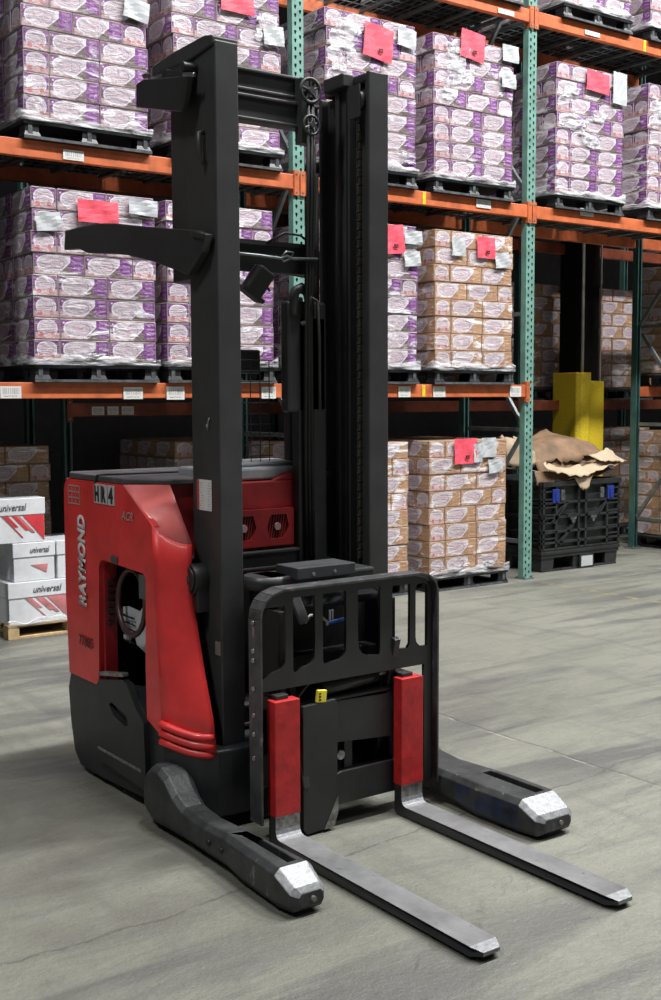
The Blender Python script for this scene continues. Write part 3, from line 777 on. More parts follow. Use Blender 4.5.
# ------------------------------------------------------------------ building column and guard
e = empty('building_column', (9.9, 9.15, 0), 'black building column with a grey conduit rising above the yellow guard', 'column')
b = MB(); b.box((9.68, 8.80, 0), (10.0, 8.83, 6.5)); b.box((9.68, 9.05, 0), (10.0, 9.08, 6.5)); b.box((9.82, 8.83, 0), (9.86, 9.05, 6.5)); b.box((9.665, 8.82, 0), (9.69, 9.06, 6.5)); b.box((9.99, 8.82, 0), (10.01, 9.06, 6.5))
b.build('column_shaft', M['column'], e, (9.9, 9.15, 0))
b = MB(); b.cyl((9.72, 8.78, 1.9), (9.72, 8.78, 6.4), .018, 10); b.cyl((10.03, 8.80, 1.0), (10.03, 8.80, 3.6), .010, 8); b.build('conduit', M['conduit'], e, (9.9, 9.15, 0))
b = MB()
b.prism([(9.60, 9.10), (9.60, 8.76), (9.64, 8.72), (9.74, 8.70), (9.80, 8.72), (9.80, 8.79), (9.66, 8.79), (9.64, 8.80), (9.64, 9.10)], 'Z', .40, 1.93)
b.prism([(9.80, 8.73), (10.02, 8.73), (10.05, 8.76), (10.05, 9.10), (10.02, 9.10), (10.02, 8.78), (9.80, 8.78)], 'Z', .40, 1.84)
tag(bevel_mod(b.build('column_guard', M['yellow']), .01, 3), 'tall yellow plastic guard wrapped round the black building column', 'column guard')

# ------------------------------------------------------------------ black bulk bin with cardboard
def bulk_bin():
    ox, oy = 8.04, 7.74; W, D = 1.10, 1.0
    e = empty('bulk_bin', (ox, oy, 0), 'black collapsible plastic bulk bin with blue latches right of the teal post', 'bin')
    org = (ox, oy, 0)
    b = MB(); x0, x1, y0, y1 = ox, ox+W, oy, oy+D
    b.box((x0, y0, .13), (x1, y1, .17)); b.box((x0-.01, y0-.01, .165), (x1+.01, y1+.01, .195)); b.box((x0-.005, y0-.005, .205), (x1+.005, y1+.005, .225)); b.box((x0, y0, .17), (x1, y1, .215))
    for fx in (x0+.01, x0+W/2-.10, x1-.19):
        for fy in (y0+.01, y0+D/2-.09, y1-.17):
            b.loft([[(fx+.01, fy+.01, 0), (fx+.17, fy+.01, 0), (fx+.17, fy+.15, 0), (fx+.01, fy+.15, 0)], [(fx, fy, .135), (fx+.18, fy, .135), (fx+.18, fy+.16, .135), (fx, fy+.16, .135)]])
    for y in (y0+.01, y1-.1): b.box((x0+.02, y, 0), (x1-.02, y+.08, .018))
    bevel_mod(b.build('base', M['binblack'], e, org), .006)
    Z0, Z1 = .225, .86
    def wall(name, m4, w):
        b = MB()
        b.plate([(0, Z0), (w, Z0), (w, Z1), (0, Z1)], [], m4 @ Matrix.Translation((0, 0, -.03)), .012)
        def bar(u0, v0, u1, v1, t=.028, d=.035):
            L = math.hypot(u1-u0, v1-v0); a = math.atan2(v1-v0, u1-u0)
            q = MB(); q.box((0, -t/2, -.025), (L, t/2, -.025+d)); q.bm.transform(m4 @ Matrix.Translation((u0, v0, 0)) @ Matrix.Rotation(a, 4, 'Z'))
            me = bpy.data.meshes.new('t'); q.bm.to_mesh(me); q.bm.free(); b.bm.from_mesh(me); bpy.data.meshes.remove(me)
        bar(0, Z1-.02, w, Z1-.02, .045, .045)
        for v in (.28, .38, .52, .66): bar(0, v, w, v, .020)
        for u in (.02, .19, w/2-.05, w/2+.05, w-.19, w-.02): bar(u, Z0, u, Z1, .022)
        for k in range(7): bar(0, Z1-.09-k*.075, .18, Z1-.09-k*.075, .014); bar(w-.18, Z1-.09-k*.075, w, Z1-.09-k*.075, .014)
        bar(.18, .50, .34, .66); bar(w-.34, .50, w-.18, .66); bar(.24, .26, .46, .48); bar(.12, .46, .28, .62, .016)
        bar(w*.3, .53, w*.44, .53, .03, .05); bar(w*.56, .53, w*.70, .53, .03, .05)
        o = b.build(name, M['binblack'], e, org); return o
    wall('front_wall', axes((x0, y0, 0), (1, 0, 0), (0, 0, 1)), W)
    wall('side_wall', axes((x0, y1, 0), (0, -1, 0), (0, 0, 1)), D)
    wall('side_wall', axes((x1, y0, 0), (0, 1, 0), (0, 0, 1)), D)
    wall('rear_wall', axes((x1, y1, 0), (-1, 0, 0), (0, 0, 1)), W)
    for u in (.13, W-.20):
        b = MB(); b.box((x0+u, y0-.022, .66), (x0+u+.09, y0-.004, .79), bev=.004); b.box((x0+u+.03, y0-.03, .68), (x0+u+.06, y0-.02, .76))
        o = b.build('latch', M['binblue'], e, org); o['label'] = 'blue latch'
    for u in (.245, W-.30):
        b = MB(); b.box((x0+u, y0-.02, .68), (x0+u+.05, y0-.006, .78), bev=.003); o = b.build('latch_plate', M['palletedge'], e, org); o['label'] = 'grey latch plate'
    for u in (W*.34, W*.60):
        b = MB(); b.box((x0+u, y0-.024, .49), (x0+u+.08, y0-.006, .515)); b.prism([(x0+u+.015, .49), (x0+u+.065, .49), (x0+u+.05, .455), (x0+u+.03, .455)], 'Y', y0-.022, y0-.008)
        b.build('latch_plate', M['palletedge'], e, org)
    b = MB(); tag_plate(b, x0+W*.5-.01, .02, x0+W*.5+.15, .12, y0-.016)
    b.box((x0+W*.5-.03, y0-.012, .0), (x0+W*.5+.17, y0-.002, .14), 1)
    o = b.build('label_plate', [M['white'], M['binblack']], e, org, normals=False); o['label'] = 'white label on a black plate'
bulk_bin()
def cardsheet(name, label, pts, seed, th=.006, crumple=.02, mat='cardboard'):
    """pts: rows of 3D control points, joined as a bent sheet"""
    b = MB(); R = random.Random(seed); rows = [[Vector(p) for p in r] for r in pts]; n = 6; g = []
    for j in range((len(rows)-1)*n+1):
        a = min(j//n, len(rows)-2); t = j/n - a; row = []
        m = len(rows[0])
        for i in range((m-1)*n+1):
            c = min(i//n, m-2); s = i/n-c
            def cr(r):
                p0 = r[max(c-1, 0)]; p1 = r[c]; p2 = r[c+1]; p3 = r[min(c+2, m-1)]
                return .5*((2*p1)+(p2-p0)*s+(2*p0-5*p1+4*p2-p3)*s*s+(3*p1-p0-3*p2+p3)*s**3)
            q = cr(rows[a]).lerp(cr(rows[a+1]), t)
            k = crumple * (2.2 if j in (0, (len(rows)-1)*n) else .35)
            row.append(b.bm.verts.new(q + Vector((R.uniform(-k, k)*.6, R.uniform(-k, k)*.4, R.uniform(-k, k)*.7))))
        g.append(row)
    for j in range(len(g)-1):
        for i in range(len(g[0])-1): b.bm.faces.new([g[j][i], g[j][i+1], g[j+1][i+1], g[j+1][i]])
    o = b.build(name, [M[mat], M['cardboard_in']]); 
    for f in o.data.polygons: f.use_smooth = True
    so = o.modifiers.new('thick', 'SOLIDIFY'); so.thickness = th; so.use_rim = True; so.material_offset_rim = 1
    return tag(o, label, 'cardboard', 'torn cardboard heaped in the bin')
cardsheet('cardboard_sheet', 'large curled brown cardboard sheet topping the heap in the bin', [
 [(8.12, 7.95, 1.04), (8.40, 7.86, 1.05), (8.70, 7.84, 1.06), (9.02, 7.86, 1.10)],
 [(8.12, 8.05, 1.14), (8.40, 7.98, 1.22), (8.70, 7.96, 1.25), (8.98, 7.98, 1.20)],
 [(8.12, 8.35, 1.18), (8.40, 8.30, 1.28), (8.70, 8.30, 1.31), (8.95, 8.30, 1.22)]], 1)
cardsheet('cardboard_sheet', 'folded brown cardboard lying flat in the middle of the bin heap', [
 [(8.14, 7.84, .90), (8.45, 7.82, .92), (8.80, 7.82, .94), (9.08, 7.84, .96)],
 [(8.12, 7.92, 1.06), (8.45, 7.90, 1.08), (8.80, 7.90, 1.09), (9.08, 7.92, 1.10)],
 [(8.12, 8.30, 1.10), (8.45, 8.30, 1.12), (8.80, 8.30, 1.13), (9.05, 8.30, 1.12)]], 8)
cardsheet('cardboard_sheet', 'pale torn cardboard strip drooping over the front rim of the bin', [
 [(8.10, 7.72, .98), (8.35, 7.68, .93), (8.62, 7.66, .92), (8.90, 7.68, .98), (9.16, 7.72, 1.02)],
 [(8.10, 7.80, 1.04), (8.35, 7.80, 1.00), (8.62, 7.80, 1.00), (8.90, 7.80, 1.04), (9.16, 7.84, 1.05)]], 2, mat='cardboard_in', crumple=.014)
cardsheet('cardboard_sheet', 'brown cardboard panel lying under the pale strip in the bin', [
 [(8.00, 7.76, .85), (8.30, 7.74, .86), (8.70, 7.75, .88), (9.10, 7.80, .93)],
 [(8.00, 7.80, .97), (8.30, 7.82, .95), (8.70, 7.85, .96), (9.10, 7.90, .99)],
 [(8.00, 8.30, .99), (8.30, 8.30, .97), (8.70, 8.30, .98), (9.05, 8.30, .99)]], 3)
cardsheet('cardboard_sheet', 'pale triangular cardboard flap hanging over the front of the bin', [
 [(8.52, 7.70, .79), (8.58, 7.69, .77), (8.64, 7.70, .80)],
 [(8.44, 7.71, .90), (8.56, 7.70, .90), (8.68, 7.70, .90)]], 4, mat='cardboard_in', crumple=.008)
cardsheet('cardboard_sheet', 'pale upright cardboard piece behind the teal post beside the bin', [
 [(7.80, 7.95, 1.00), (7.95, 7.92, 1.02), (8.12, 7.90, 1.02)],
 [(7.78, 7.98, 1.18), (7.95, 7.94, 1.20), (8.12, 7.92, 1.14)],
 [(7.78, 8.05, 1.30), (7.92, 8.02, 1.28), (8.06, 8.0, 1.18)]], 5, mat='cardboard_in', crumple=.02)
cardsheet('cardboard_sheet', 'pale cardboard wedge sticking out at the right of the bin', [
 [(8.82, 7.70, 1.04), (9.0, 7.68, 1.03), (9.22, 7.72, 1.02)],
 [(8.76, 7.82, 1.10), (9.0, 7.80, 1.15), (9.18, 7.84, 1.08)]], 6, mat='cardboard_in', crumple=.012)

# ------------------------------------------------------------------ wooden pallet with white paper boxes
def wood_pallet(x0, y0, W, D):
    e = empty('wooden_pallet', (x0, y0, 0), 'wooden pallet under the white paper boxes at the left edge', 'pallet'); org = (x0, y0, 0)
    b = MB()
    for i in range(5): yy = y0+i*(D-.09)/4; b.box((x0, yy, .085), (x0+W, yy+.09, .10), bev=.002)
    b.build('top_boards', M['wood'], e, org)
    b = MB()
    for xx in (x0, x0+W/2-.04, x0+W-.08):
        for yy in (y0, y0+D/2-.05, y0+D-.1): b = MB(); b.box((xx, yy, .018), (xx+.08, yy+.1, .085), bev=.002); b.build('block', M['wood'], e, org)
    b = MB()
    for yy in (y0, y0+D/2-.05, y0+D-.1): b.box((x0, yy, 0), (x0+W, yy+.1, .018), bev=.002)
    b.build('bottom_boards', M['wood'], e, org)
wood_pallet(2.845, 7.755, .95, .80)
def paper_box(x0, y0, z0, w, d, h, label, style):
    e = empty('paper_box', (x0, y0, z0), label, 'box', 'white paper boxes on the wooden pallet'); org = (x0, y0, z0)
    b = MB(); b.box((x0+.006, y0+.006, z0), (x0+w-.006, y0+d-.006, z0+h-.01), bev=.004); b.build('box_body', M['boxwhite'], e, org)
    b = MB(); b.box((x0, y0, z0+h*.62), (x0+w, y0+d, z0+h), bev=.005); lid = b.build('lid', M['boxwhite'], e, org)
    text_mesh('universal', w*.46, h*.16, axes((x0+w*(.40 if style != 0 else .22), y0-.002, z0+h*.73), (1, 0, 0), (0, 0, 1)), M['boxgrey'], 'lettering', lid, org, bold=.01, shear=.25, label='dark word on the lid')
    Y = y0+.0035
    def para(xa, xb, zt, zb, sl, mat, nm):
        b = MB(); b.prism([(xa, zt), (xb, zt), (xb+sl, zb), (xa+sl, zb)], 'Y', Y-.0012, Y+.002); o = b.build(nm, M[mat], e, org); o['label'] = 'red slanted print'
    zt = z0+h*.61
    red = 'boxred' if style == 0 else 'boxredpale'
    if style in (0, 1):
        b = MB(); b.prism([(x0+w*.62, zt), (x0+w-.01, zt), (x0+w-.01, z0+.01)], 'Y', Y-.0012, Y+.002); o = b.build('red_print', M[red], e, org); o['label'] = 'red corner print'
        para(x0+w*.44, x0+w*.50, zt, z0+h*.28, w*.22, red, 'red_print'); para(x0+w*.50, x0+w*.56, zt, z0+h*.22, w*.26, 'boxredpale', 'red_print')
        para(x0+w*.27, x0+w*.29, zt, z0+h*.12, w*.33, red, 'red_print'); para(x0+w*.31, x0+w*.37, zt, z0+h*.36, w*.17, red, 'red_print')
    else:
        b = MB(); b.prism([(x0+w*.42, z0+h*.42), (x0+w*.82, z0+h*.42), (x0+w*.78, z0+h*.2)], 'Y', Y-.0012, Y+.002); o = b.build('red_print', M[red], e, org); o['label'] = 'small red triangle print'
bw, bh = .42, .298
paper_box(2.855, 7.765, .10, .455, .29, .295, 'white paper box at the bottom of the stack beside the red truck', 1)
paper_box(3.33, 7.765, .10, .40, .29, .295, 'white paper box at the bottom, mostly hidden by the red truck', 1)
paper_box(2.90, 7.775, .397, .31, .42, .27, 'middle white paper box with a small red triangle', 2)
paper_box(3.22, 7.775, .397, .31, .42, .27, 'middle white paper box half hidden behind the red truck', 2)
paper_box(2.72, 7.78, .669, .425, .29, .31, 'top white paper box with a big red corner', 0)
paper_box(2.86, 8.07, .10, .42, .29, .295, 'white paper box behind the bottom front one on the pallet', 1)
b = MB()
film_strip(b, [(2.84, 7.752, 0), (3.6, 7.752, 0)], .096, .135, .008, seed=91)
tag(b.build('shrink_film', M['film']), 'clear film round the foot of the paper boxes', 'shrink wrap')

# ------------------------------------------------------------------ the reach truck
T0 = (2.65, 4.3, 0.0)
truck = empty('reach_truck', T0, 'red and black stand-up reach truck with tall mast parked on the concrete', 'lift truck')
def part(mb, name, mats, bev=0, label=None, parent=None, smooth=False, normals=True, seg=2):
    o = mb.build(name, mats if isinstance(mats, list) else [M[mats]], parent or truck, T0, smooth, normals)
    if bev: bevel_mod(o, bev, seg)
    if label: o['label'] = label
    return o
PX = axes((0, 0, 0), (0, -1, 0), (0, 0, 1))      # local x = -Y, local y = Z, plane facing -X
# --- red side panel with compartment opening
outl = [(-4.885, .435), (-4.905, .80), (-4.90, 1.26)] + [(-4.885, 1.29), (-4.86, 1.305), (-4.82, 1.31), (-4.30, 1.312), (-4.054, 1.168), (-4.03, .80), (-3.99, .342), (-4.126, .389), (-4.13, .60), (-4.115, .955), (-4.14, .972), (-4.50, .985), (-4.53, .98), (-4.548, .955), (-4.57, .46), (-4.60, .435)]
b = MB(); b.plate(outl, [], axes((2.085, 0, 0), (0, -1, 0), (0, 0, 1)), .03)
side = part(b, 'side_panel', 'red', .006, 'red side panel')
# rounded rear corner
b = MB()
pr = [(2.07, 4.86)] + [(2.07+.06-.06*math.cos(math.radians(t)), 4.86+.06*math.sin(math.radians(t))) for t in (0, 22, 45, 67, 90)] + [(3.15, 4.92), (3.15, 4.86)]
b.prism(pr, 'Z', .435, 1.31); part(b, 'rear_panel', 'red', .004, 'red rear panel', smooth=False)
# opening walls
b = MB(); b.box((2.09, 4.54, .44), (2.145, 4.56, .98)); 
for k in range(7): b.box((2.10, 4.525, .70+k*.030), (2.135, 4.542, .712+k*.030), 1)
part(b, 'compartment_wall', [M['red_dark'], M['black']], label='dark red louvred wall inside the opening')
b = MB()
b.box((2.10, 4.08, .06), (2.5, 4.10, .95)); b.box((2.30, 4.34, .985), (2.66, 4.88, 1.30)); b.box((2.10, 4.36, .985), (2.30, 4.86, 1.29)); b.box((2.10, 4.1, .05), (3.14, 4.86, .40)); b.box((2.10, 4.07, .985), (2.32, 4.36, 1.02))
b.box((2.66, 4.18, .06), (3.15, 4.88, 1.31)); b.box((2.60, 4.18, .06), (2.66, 4.88, 1.30)); b.box((2.3, 4.84, .4), (2.62, 4.86, 1.0))
part(b, 'compartment_frame', 'rubber')
# steering / hose loop and paper
ring = [(2.115+.02*math.sin(t), 4.275+.125*math.cos(t)+.03*math.sin(t), .805+.13*math.sin(t)) for t in [2*PI*k/24 for k in range(24)]]
ring = [(x, y+.06, z+.02) for x, y, z in ring]
b = MB(); b.tube(ring, .012, 10, closed=True); part(b, 'cable_loop', [simple('maroon_cable', (.06, .025, .028), .4)], label='dark maroon cable loop')
kp = .962
b = MB(); b.poly([(x*kp, y*kp, 1.655+(z-1.655)*kp) for x, y, z in [(2.25, 4.70, .74), (2.24, 4.62, .755), (2.235, 4.50, .75), (2.22, 4.42, .80), (2.22, 4.40, .575), (2.23, 4.53, .60), (2.235, 4.57, .66), (2.24, 4.61, .59), (2.25, 4.70, .60)]]); 
o = part(b, 'paper_notice', [M['white']], label='torn white printed paper', normals=False)
for k in range(5):
    q = MB(); rk = random.Random(k); t = 0
    while t < .12:
        w_ = rk.uniform(.006, .02); q.box((2.147-t*.05, 4.485-t, .742-.026*k), (2.149-t*.05, 4.485-t-w_, .742-.026*k+rk.uniform(.006, .012))); t += w_+.005
    q.build('printed_lines', M['ink'], o, T0)
b = MB(); b.box((2.075, 4.12, .865), (2.10, 4.19, .965), bev=.003); part(b, 'latch_block', 'lid', label='grey latch block in the opening corner')
# --- fender: facet and front-turned panel
A0 = (2.07, 4.30, 1.312); A1 = (2.07, 4.054, 1.168); A2 = (2.072, 4.03, .80); A3 = (2.075, 3.99, .425)
B0 = (2.2, 4.146, 1.315); B1 = (2.2, 3.973, 1.095)
b = MB()
def thickquad(b, pts, off, mi=0):
    n = len(pts); P = [b.bm.verts.new(p) for p in pts]; Q = [b.bm.verts.new((p[0]+off[0], p[1]+off[1], p[2]+off[2])) for p in pts]
    b.bm.faces.new(P).material_index = mi; b.bm.faces.new(Q[::-1]).material_index = mi
    for i in range(n): b.bm.faces.new([P[i], Q[i], Q[(i+1) % n], P[(i+1) % n]]).material_index = mi
low = [(2.07+.13*k/6, 4.054+(3.975-4.054)*(1-(1-k/6)**1.6), 1.165+(1.095-1.165)*(1-(1-k/6)**2.2)) for k in range(7)]
up = [tuple(A0[i]+(B0[i]-A0[i])*k/6 for i in range(3)) for k in range(7)]
gl = [[b.bm.verts.new(p) for p in r] for r in (up, [tuple(up[k][i]*.5+low[k][i]*.5+((-.012, -.012, .006)[i]*math.sin(PI*k/6)) for i in range(3)) for k in range(7)], low)]
for r0_, r1_ in zip(gl, gl[1:]):
    for k in range(6): b.bm.faces.new([r0_[k], r0_[k+1], r1_[k+1], r1_[k]]).smooth = True
o = part(b, 'shoulder_facet', [simple('glossy_red_paint', (.74, .17, .16), .34, coat=.4, var=.06)], 0, 'glossy sloped red facet')  # dusty pink plus the brightness of its upward tilt, put into the colour
so = o.modifiers.new('t', 'SOLIDIFY'); so.thickness = .006; so.offset = 0
b = MB(); b.box((2.15, 4.20, .93), (2.40, 4.215, 1.31)); b.box((2.20, 4.0, .93), (2.21, 4.2, 1.06)); part(b, 'inner_panel', 'red_dark')
b = MB()
secs = []
rows = [(1.165, 4.054, 1.095, 3.975), (1.03, 4.047, 1.0, 3.980), (.87, 4.038, .86, 3.965), (.6, 4.02, .6, 3.885), (.46, 4.005, .44, 3.825), (.34, 3.992, .305, 3.80)]
for (z0, y0, z1, y1) in rows:
    r = []
    for k in range(7):
        t = k/6; x = 2.07+.13*t; yy = y0+(y1-y0)*(1-(1-t)**1.6) ; r.append((x, yy, z0+(z1-z0)*((1-(1-t)**2.2) if z0 > 1.1 else t)))
    secs.append(r)
g = [[b.bm.verts.new(p) for p in r] for r in secs]
for r0_, r1_ in zip(g, g[1:]):
    for k in range(6): b.bm.faces.new([r0_[k], r0_[k+1], r1_[k+1], r1_[k]]).smooth = True
o = part(b, 'fender_panel', 'red', 0, 'red panel turned towards the mast', normals=True)
so = o.modifiers.new('t', 'SOLIDIFY'); so.thickness = .006; so.offset = 0
for k in range(3):
    zc = .40-.034*k
    pts = []
    for i in range(9):
        t = i/8; x = 2.068+.134*t; yy = 4.0+(3.825-4.0)*(1-(1-t)**1.6); pts.append((x-.006, yy-.006, zc-.035*t-.012*math.sin(PI*t)))
    b = MB(); b.tube(pts, .0155, 12); part(b, 'bumper_rib', 'red', label='red moulded rib')
# lid
b = MB(); b.prism([(2.075, 4.32), (2.072, 4.84), (2.10, 4.90), (3.15, 4.90), (3.15, 4.16), (2.22, 4.16)], 'Z', 1.312, 1.338); lid = part(b, 'top_cover', 'lid', .006, 'dark grey top cover')
b = MB(); b.tube([(2.071, 4.57, 1.30), (2.071, 4.55, 1.338), (2.10, 4.53, 1.343), (2.5, 4.5, 1.343)], .006, 6); part(b, 'seal', 'rubber', parent=lid)
b = MB(); b.prism([(2.40, 4.13), (2.72, 4.13), (2.80, 4.13), (2.83, 4.45), (2.40, 4.45)], 'Z', 1.318, 1.37); b.box((2.55, 4.2, 1.37), (2.88, 4.45, 1.39)); part(b, 'battery_cover', 'grey', .01, 'pale grey cover behind the mast')
# rear skirt, door
b = MB(); blk = [(-4.885, .432), (-4.915, .36), (-4.895, .20), (-4.86, .08), (-4.80, .03), (-4.58, .03), (-4.13, .055), (-4.0, .055), (-3.99, .340), (-4.126, .385), (-4.20, .44), (-4.30, .47), (-4.56, .44)]
b.plate(blk, [], axes((2.12, 0, 0), (0, -1, 0), (0, 0, 1)), .085); part(b, 'lower_panel', 'skirt', .012, 'black lower side panel')
b = MB(); dr = [(-4.545, .470), (-4.56, .12), (-4.11, .10), (-4.125, .375), (-4.19, .42), (-4.27, .505), (-4.31, .513)]
slot = [(-4.44, .385), (-4.42, .398), (-4.28, .372), (-4.265, .33), (-4.30, .325), (-4.40, .345)]
b.plate(dr, [slot], axes((2.068, 0, 0), (0, -1, 0), (0, 0, 1)), .03); door = part(b, 'access_door', 'skirt', .005, 'black access door with hand slot')
b = MB(); b.box((2.05, 4.15, .165), (2.07, 4.56, .178), bev=.003); part(b, 'door_ridge', 'steeldull', parent=door)
b = MB(); b.box((2.055, 4.31, .505), (2.085, 4.55, .522), bev=.003, rot=Matrix.Rotation(-.16, 3, 'X')); part(b, 'door_edge', 'steeldull', parent=door)
b = MB(); b.box((2.10, 4.87, .06), (3.15, 4.915, .435), bev=.02); part(b, 'rear_skirt', 'skirt')
for xx in (2.09, 2.95):
    b = MB(); b.cyl((xx, 4.74, .11), (xx+.10, 4.74, .11), .11, 28); b.cyl((xx-.004, 4.74, .11), (xx+.104, 4.74, .11), .05, 20, 1); part(b, 'drive_wheel', [M['rubber'], M['steeldull']], .006)
# writing on the side
XT = 2.066
text_mesh('RAYMOND', .40, .082, axes((XT, 4.672, .760), (0, .0, 1), (0, 1, 0)), M['whiteink'], 'lettering', side, T0, bold=.055, shear=.12, label='white bold lettering running upwards')
b = MB()
for k, xx in enumerate((4.575, 4.508, 4.440)): b.box((2.0665, xx, 1.222), (2.0695, xx-.060, 1.304), bev=.001)
o = part(b, 'number_stickers', 'white', label='three pale sticker tiles', parent=side)
for k, (t, yy) in enumerate((('H', 4.567), ('R', 4.500), ('4', 4.432))):
    text_mesh(t, .042, .068, axes((2.0662, yy, 1.229), (0, -1, 0), (0, 0, 1)), M['ink'], 'black_letter', side, T0, bold=.05)
text_mesh('ACR', .105, .035, axes((XT, 4.315, 1.172), (0, -1, 0), (0, 0, 1)), M['greyink'], 'small_lettering', side, T0, shear=.3, label='faint outlined letters')
text_mesh('77885', .14, .045, axes((XT, 4.76, .585), (0, -1, 0), (0, 0, 1)), M['darkredink'], 'stencil_number', side, T0, label='faded dark stencil number')
b = MB()
for k in range(4): b.box((2.0672, 4.85, 1.285-k*.026), (2.0695, 4.72, 1.279-k*.026)); b.box((2.0672, 4.85-.04*k, 1.285), (2.0695, 4.846-.04*k, 1.205))
part(b, 'worn_decal', 'greyink', label='worn pinkish decal outline', parent=side)
b = MB(); b.box((2.062, 4.36, .985), (2.072, 4.42, 1.015), bev=.004); part(b, 'opening_catch', 'lid', label='scuffed grey catch above the opening')

# --- black front base under the mast
b = MB(); bp_ = [(2.075, 4.08), (2.072, 3.99), (2.09, 3.92), (2.14, 3.845), (2.205, 3.80), (2.26, 3.79), (3.05, 3.79), (3.12, 3.85), (3.17, 3.92), (3.18, 4.08)]
b.prism(bp_, 'Z', .05, .315); part(b, 'front_base', 'skirt', .012, seg=3)
# inner red dash with twin grilles
b = MB(); b.box((2.36, 4.10, .90), (2.82, 4.13, 1.315)); b.prism([(2.66, 1.315), (2.82, 1.315), (2.82, 1.345), (2.72, 1.345), (2.70, 1.335)], 'Y', 4.10, 4.13); part(b, 'dash_panel', 'red_dark', .006, 'dark red inner panel')
b = MB()
hx = lambda cx, w, h, cz: [(cx-w*.62, cz+h), (cx+w*.75, cz+h), (cx+w, cz), (cx+w*.6, cz-h), (cx-w*.7, cz-h), (cx-w, cz)]
b.plate([(2.36, 1.045), (2.745, 1.045), (2.745, 1.20), (2.36, 1.20)], [hx(2.50, .058, .05, 1.125), hx(2.665, .055, .05, 1.125)], axes((0, 4.08, 0), (1, 0, 0), (0, 0, 1)), .016)
gp = part(b, 'grille_plate', 'red_dark', .003, 'red plate with two hexagonal grilles')
for cx in (2.50, 2.665):
    b = MB(); b.box((cx-.062, 4.084, 1.07), (cx+.06, 4.088, 1.18))
    for k in range(9):
        xx = cx-.05+k*.0125; b.box((xx, 4.078, 1.075), (xx+.004, 4.084, 1.175), 1, rot=Matrix.Rotation(.18, 3, 'Y'))
    part(b, 'grille', [M['rubber'], M['red_dark']], parent=gp)
    b = MB(); b.cyl((cx, 4.072, 1.125), (cx, 4.08, 1.125), .016, 12); part(b, 'horn_centre', 'greyink', parent=gp)

# --- base legs
def leg(side_):
    if side_ == 'near':
        S_ = [(2.985, 2.022, 2.118, .032, .078), (3.0, 1.996, 2.130, .016, .098), (3.075, 1.985, 2.135, .014, .142), (3.30, 1.995, 2.12, .016, .146), (3.42, 2.004, 2.112, .030, .146), (3.60, 2.008, 2.115, .030, .138), (3.74, 2.010, 2.12, .030, .148), (3.81, 2.008, 2.125, .030, .180), (3.87, 2.006, 2.130, .030, .230), (3.92, 2.004, 2.135, .030, .253), (3.97, 2.004, 2.14, .030, .255), (4.02, 2.008, 2.14, .04, .225), (4.055, 2.015, 2.14, .055, .17), (4.07, 2.03, 2.14, .07, .13)]
        slot = (2.055, 2.088); mats = [M['leg'], M['steelbright']]
    else:
        S_ = [(2.980, 3.13, 3.27, .034, .078), (2.998, 3.095, 3.293, .016, .100), (3.075, 3.085, 3.30, .014, .142), (3.30, 3.075, 3.30, .016, .142), (3.42, 3.08, 3.29, .030, .142), (3.60, 3.09, 3.28, .030, .138), (3.72, 3.10, 3.28, .030, .150), (3.79, 3.06, 3.28, .030, .195), (3.85, 3.04, 3.28, .030, .262), (3.90, 3.03, 3.28, .030, .288), (3.96, 3.03, 3.28, .035, .270), (4.01, 3.03, 3.27, .05, .20), (4.03, 3.03, 3.25, .07, .14)]
        slot = (3.205, 3.25); mats = [M['leg'], M['steelbright'], M['blue']]
    b = MB(); secs = []
    for (y, x0, x1, z0, z1) in S_:
        c = min(.022, (x1-x0)*.2, (z1-z0)*.25)
        secs.append([(x0+c*.6, y, z0), (x0, y, z0+c), (x0, y, z1-c), (x0+c, y, z1), (x1-c, y, z1), (x1, y, z1-c), (x1, y, z0+c), (x1-c*.6, y, z0)])
    b.loft(secs)
    o = part(b, 'base_leg', mats, label='%s outrigger leg with bare metal tip' % ('near black' if side_ == 'near' else 'far black'))
    # slot for the load wheel
    cb = MB(); cb.box((slot[0]-T0[0], 3.10-T0[1], .06), (slot[1]-T0[0], 3.40-T0[1], .25)); cb.box((slot[0]-.012-T0[0], 3.05-T0[1], -.05), (slot[1]+.012-T0[0], 3.22-T0[1], .1))
    cut = cb.build('cut', M['rubber']); cut.location = T0
    bo = o.modifiers.new('b', 'BOOLEAN'); bo.operation = 'DIFFERENCE'; bo.object = cut; bo.solver = 'EXACT'
    bpy.context.view_layer.update()
    me = bpy.data.meshes.new_from_object(o.evaluated_get(bpy.context.evaluated_depsgraph_get()))
    o.modifiers.clear(); o.data = me; bpy.data.objects.remove(cut)
    while len(me.materials) > len(mats): me.materials.pop()
    for f in me.polygons:
        cy_ = f.center.y + T0[1]; cx_ = f.center.x+T0[0]; cz_ = f.center.z
        if f.material_index >= len(mats): f.material_index = 0
        if cy_ < 3.06 and (f.normal.z > .15) and abs(f.normal.x) < .95: f.material_index = 1
        elif side_ == 'far' and f.normal.x < -.75 and 3.06 < cy_ < 3.42 and cx_ < 3.15: f.material_index = 2
    bevel_mod(o, .004, 2, 30)
    cx = (slot[0]+slot[1])/2
    b = MB(); b.cyl((slot[0]-.008, 3.135, .048), (slot[1]+.008, 3.135, .048), .047, 24); b.cyl((slot[0]-.011, 3.135, .048), (slot[1]+.011, 3.135, .048), .016, 12, 1)
    part(b, 'load_wheel', [simple('load_wheel_tyre', (.05, .045, .03), .5), M['steel']], parent=o)
    b = MB(); bx = 2.075 if side_ == 'near' else 3.215
    b.cyl((bx, 2.972, .056), (bx, 2.995, .056), .009, 8); part(b, 'tip_bolt', 'steeldull', parent=o)
    if side_ == 'near':
        for yy in (3.44, 3.53): b = MB(); b.cyl((1.998, yy, .085), (2.012, yy, .085), .011, 10); part(b, 'bolt_hole', 'rubber', parent=o)
    return o
leg('near'); leg('far')

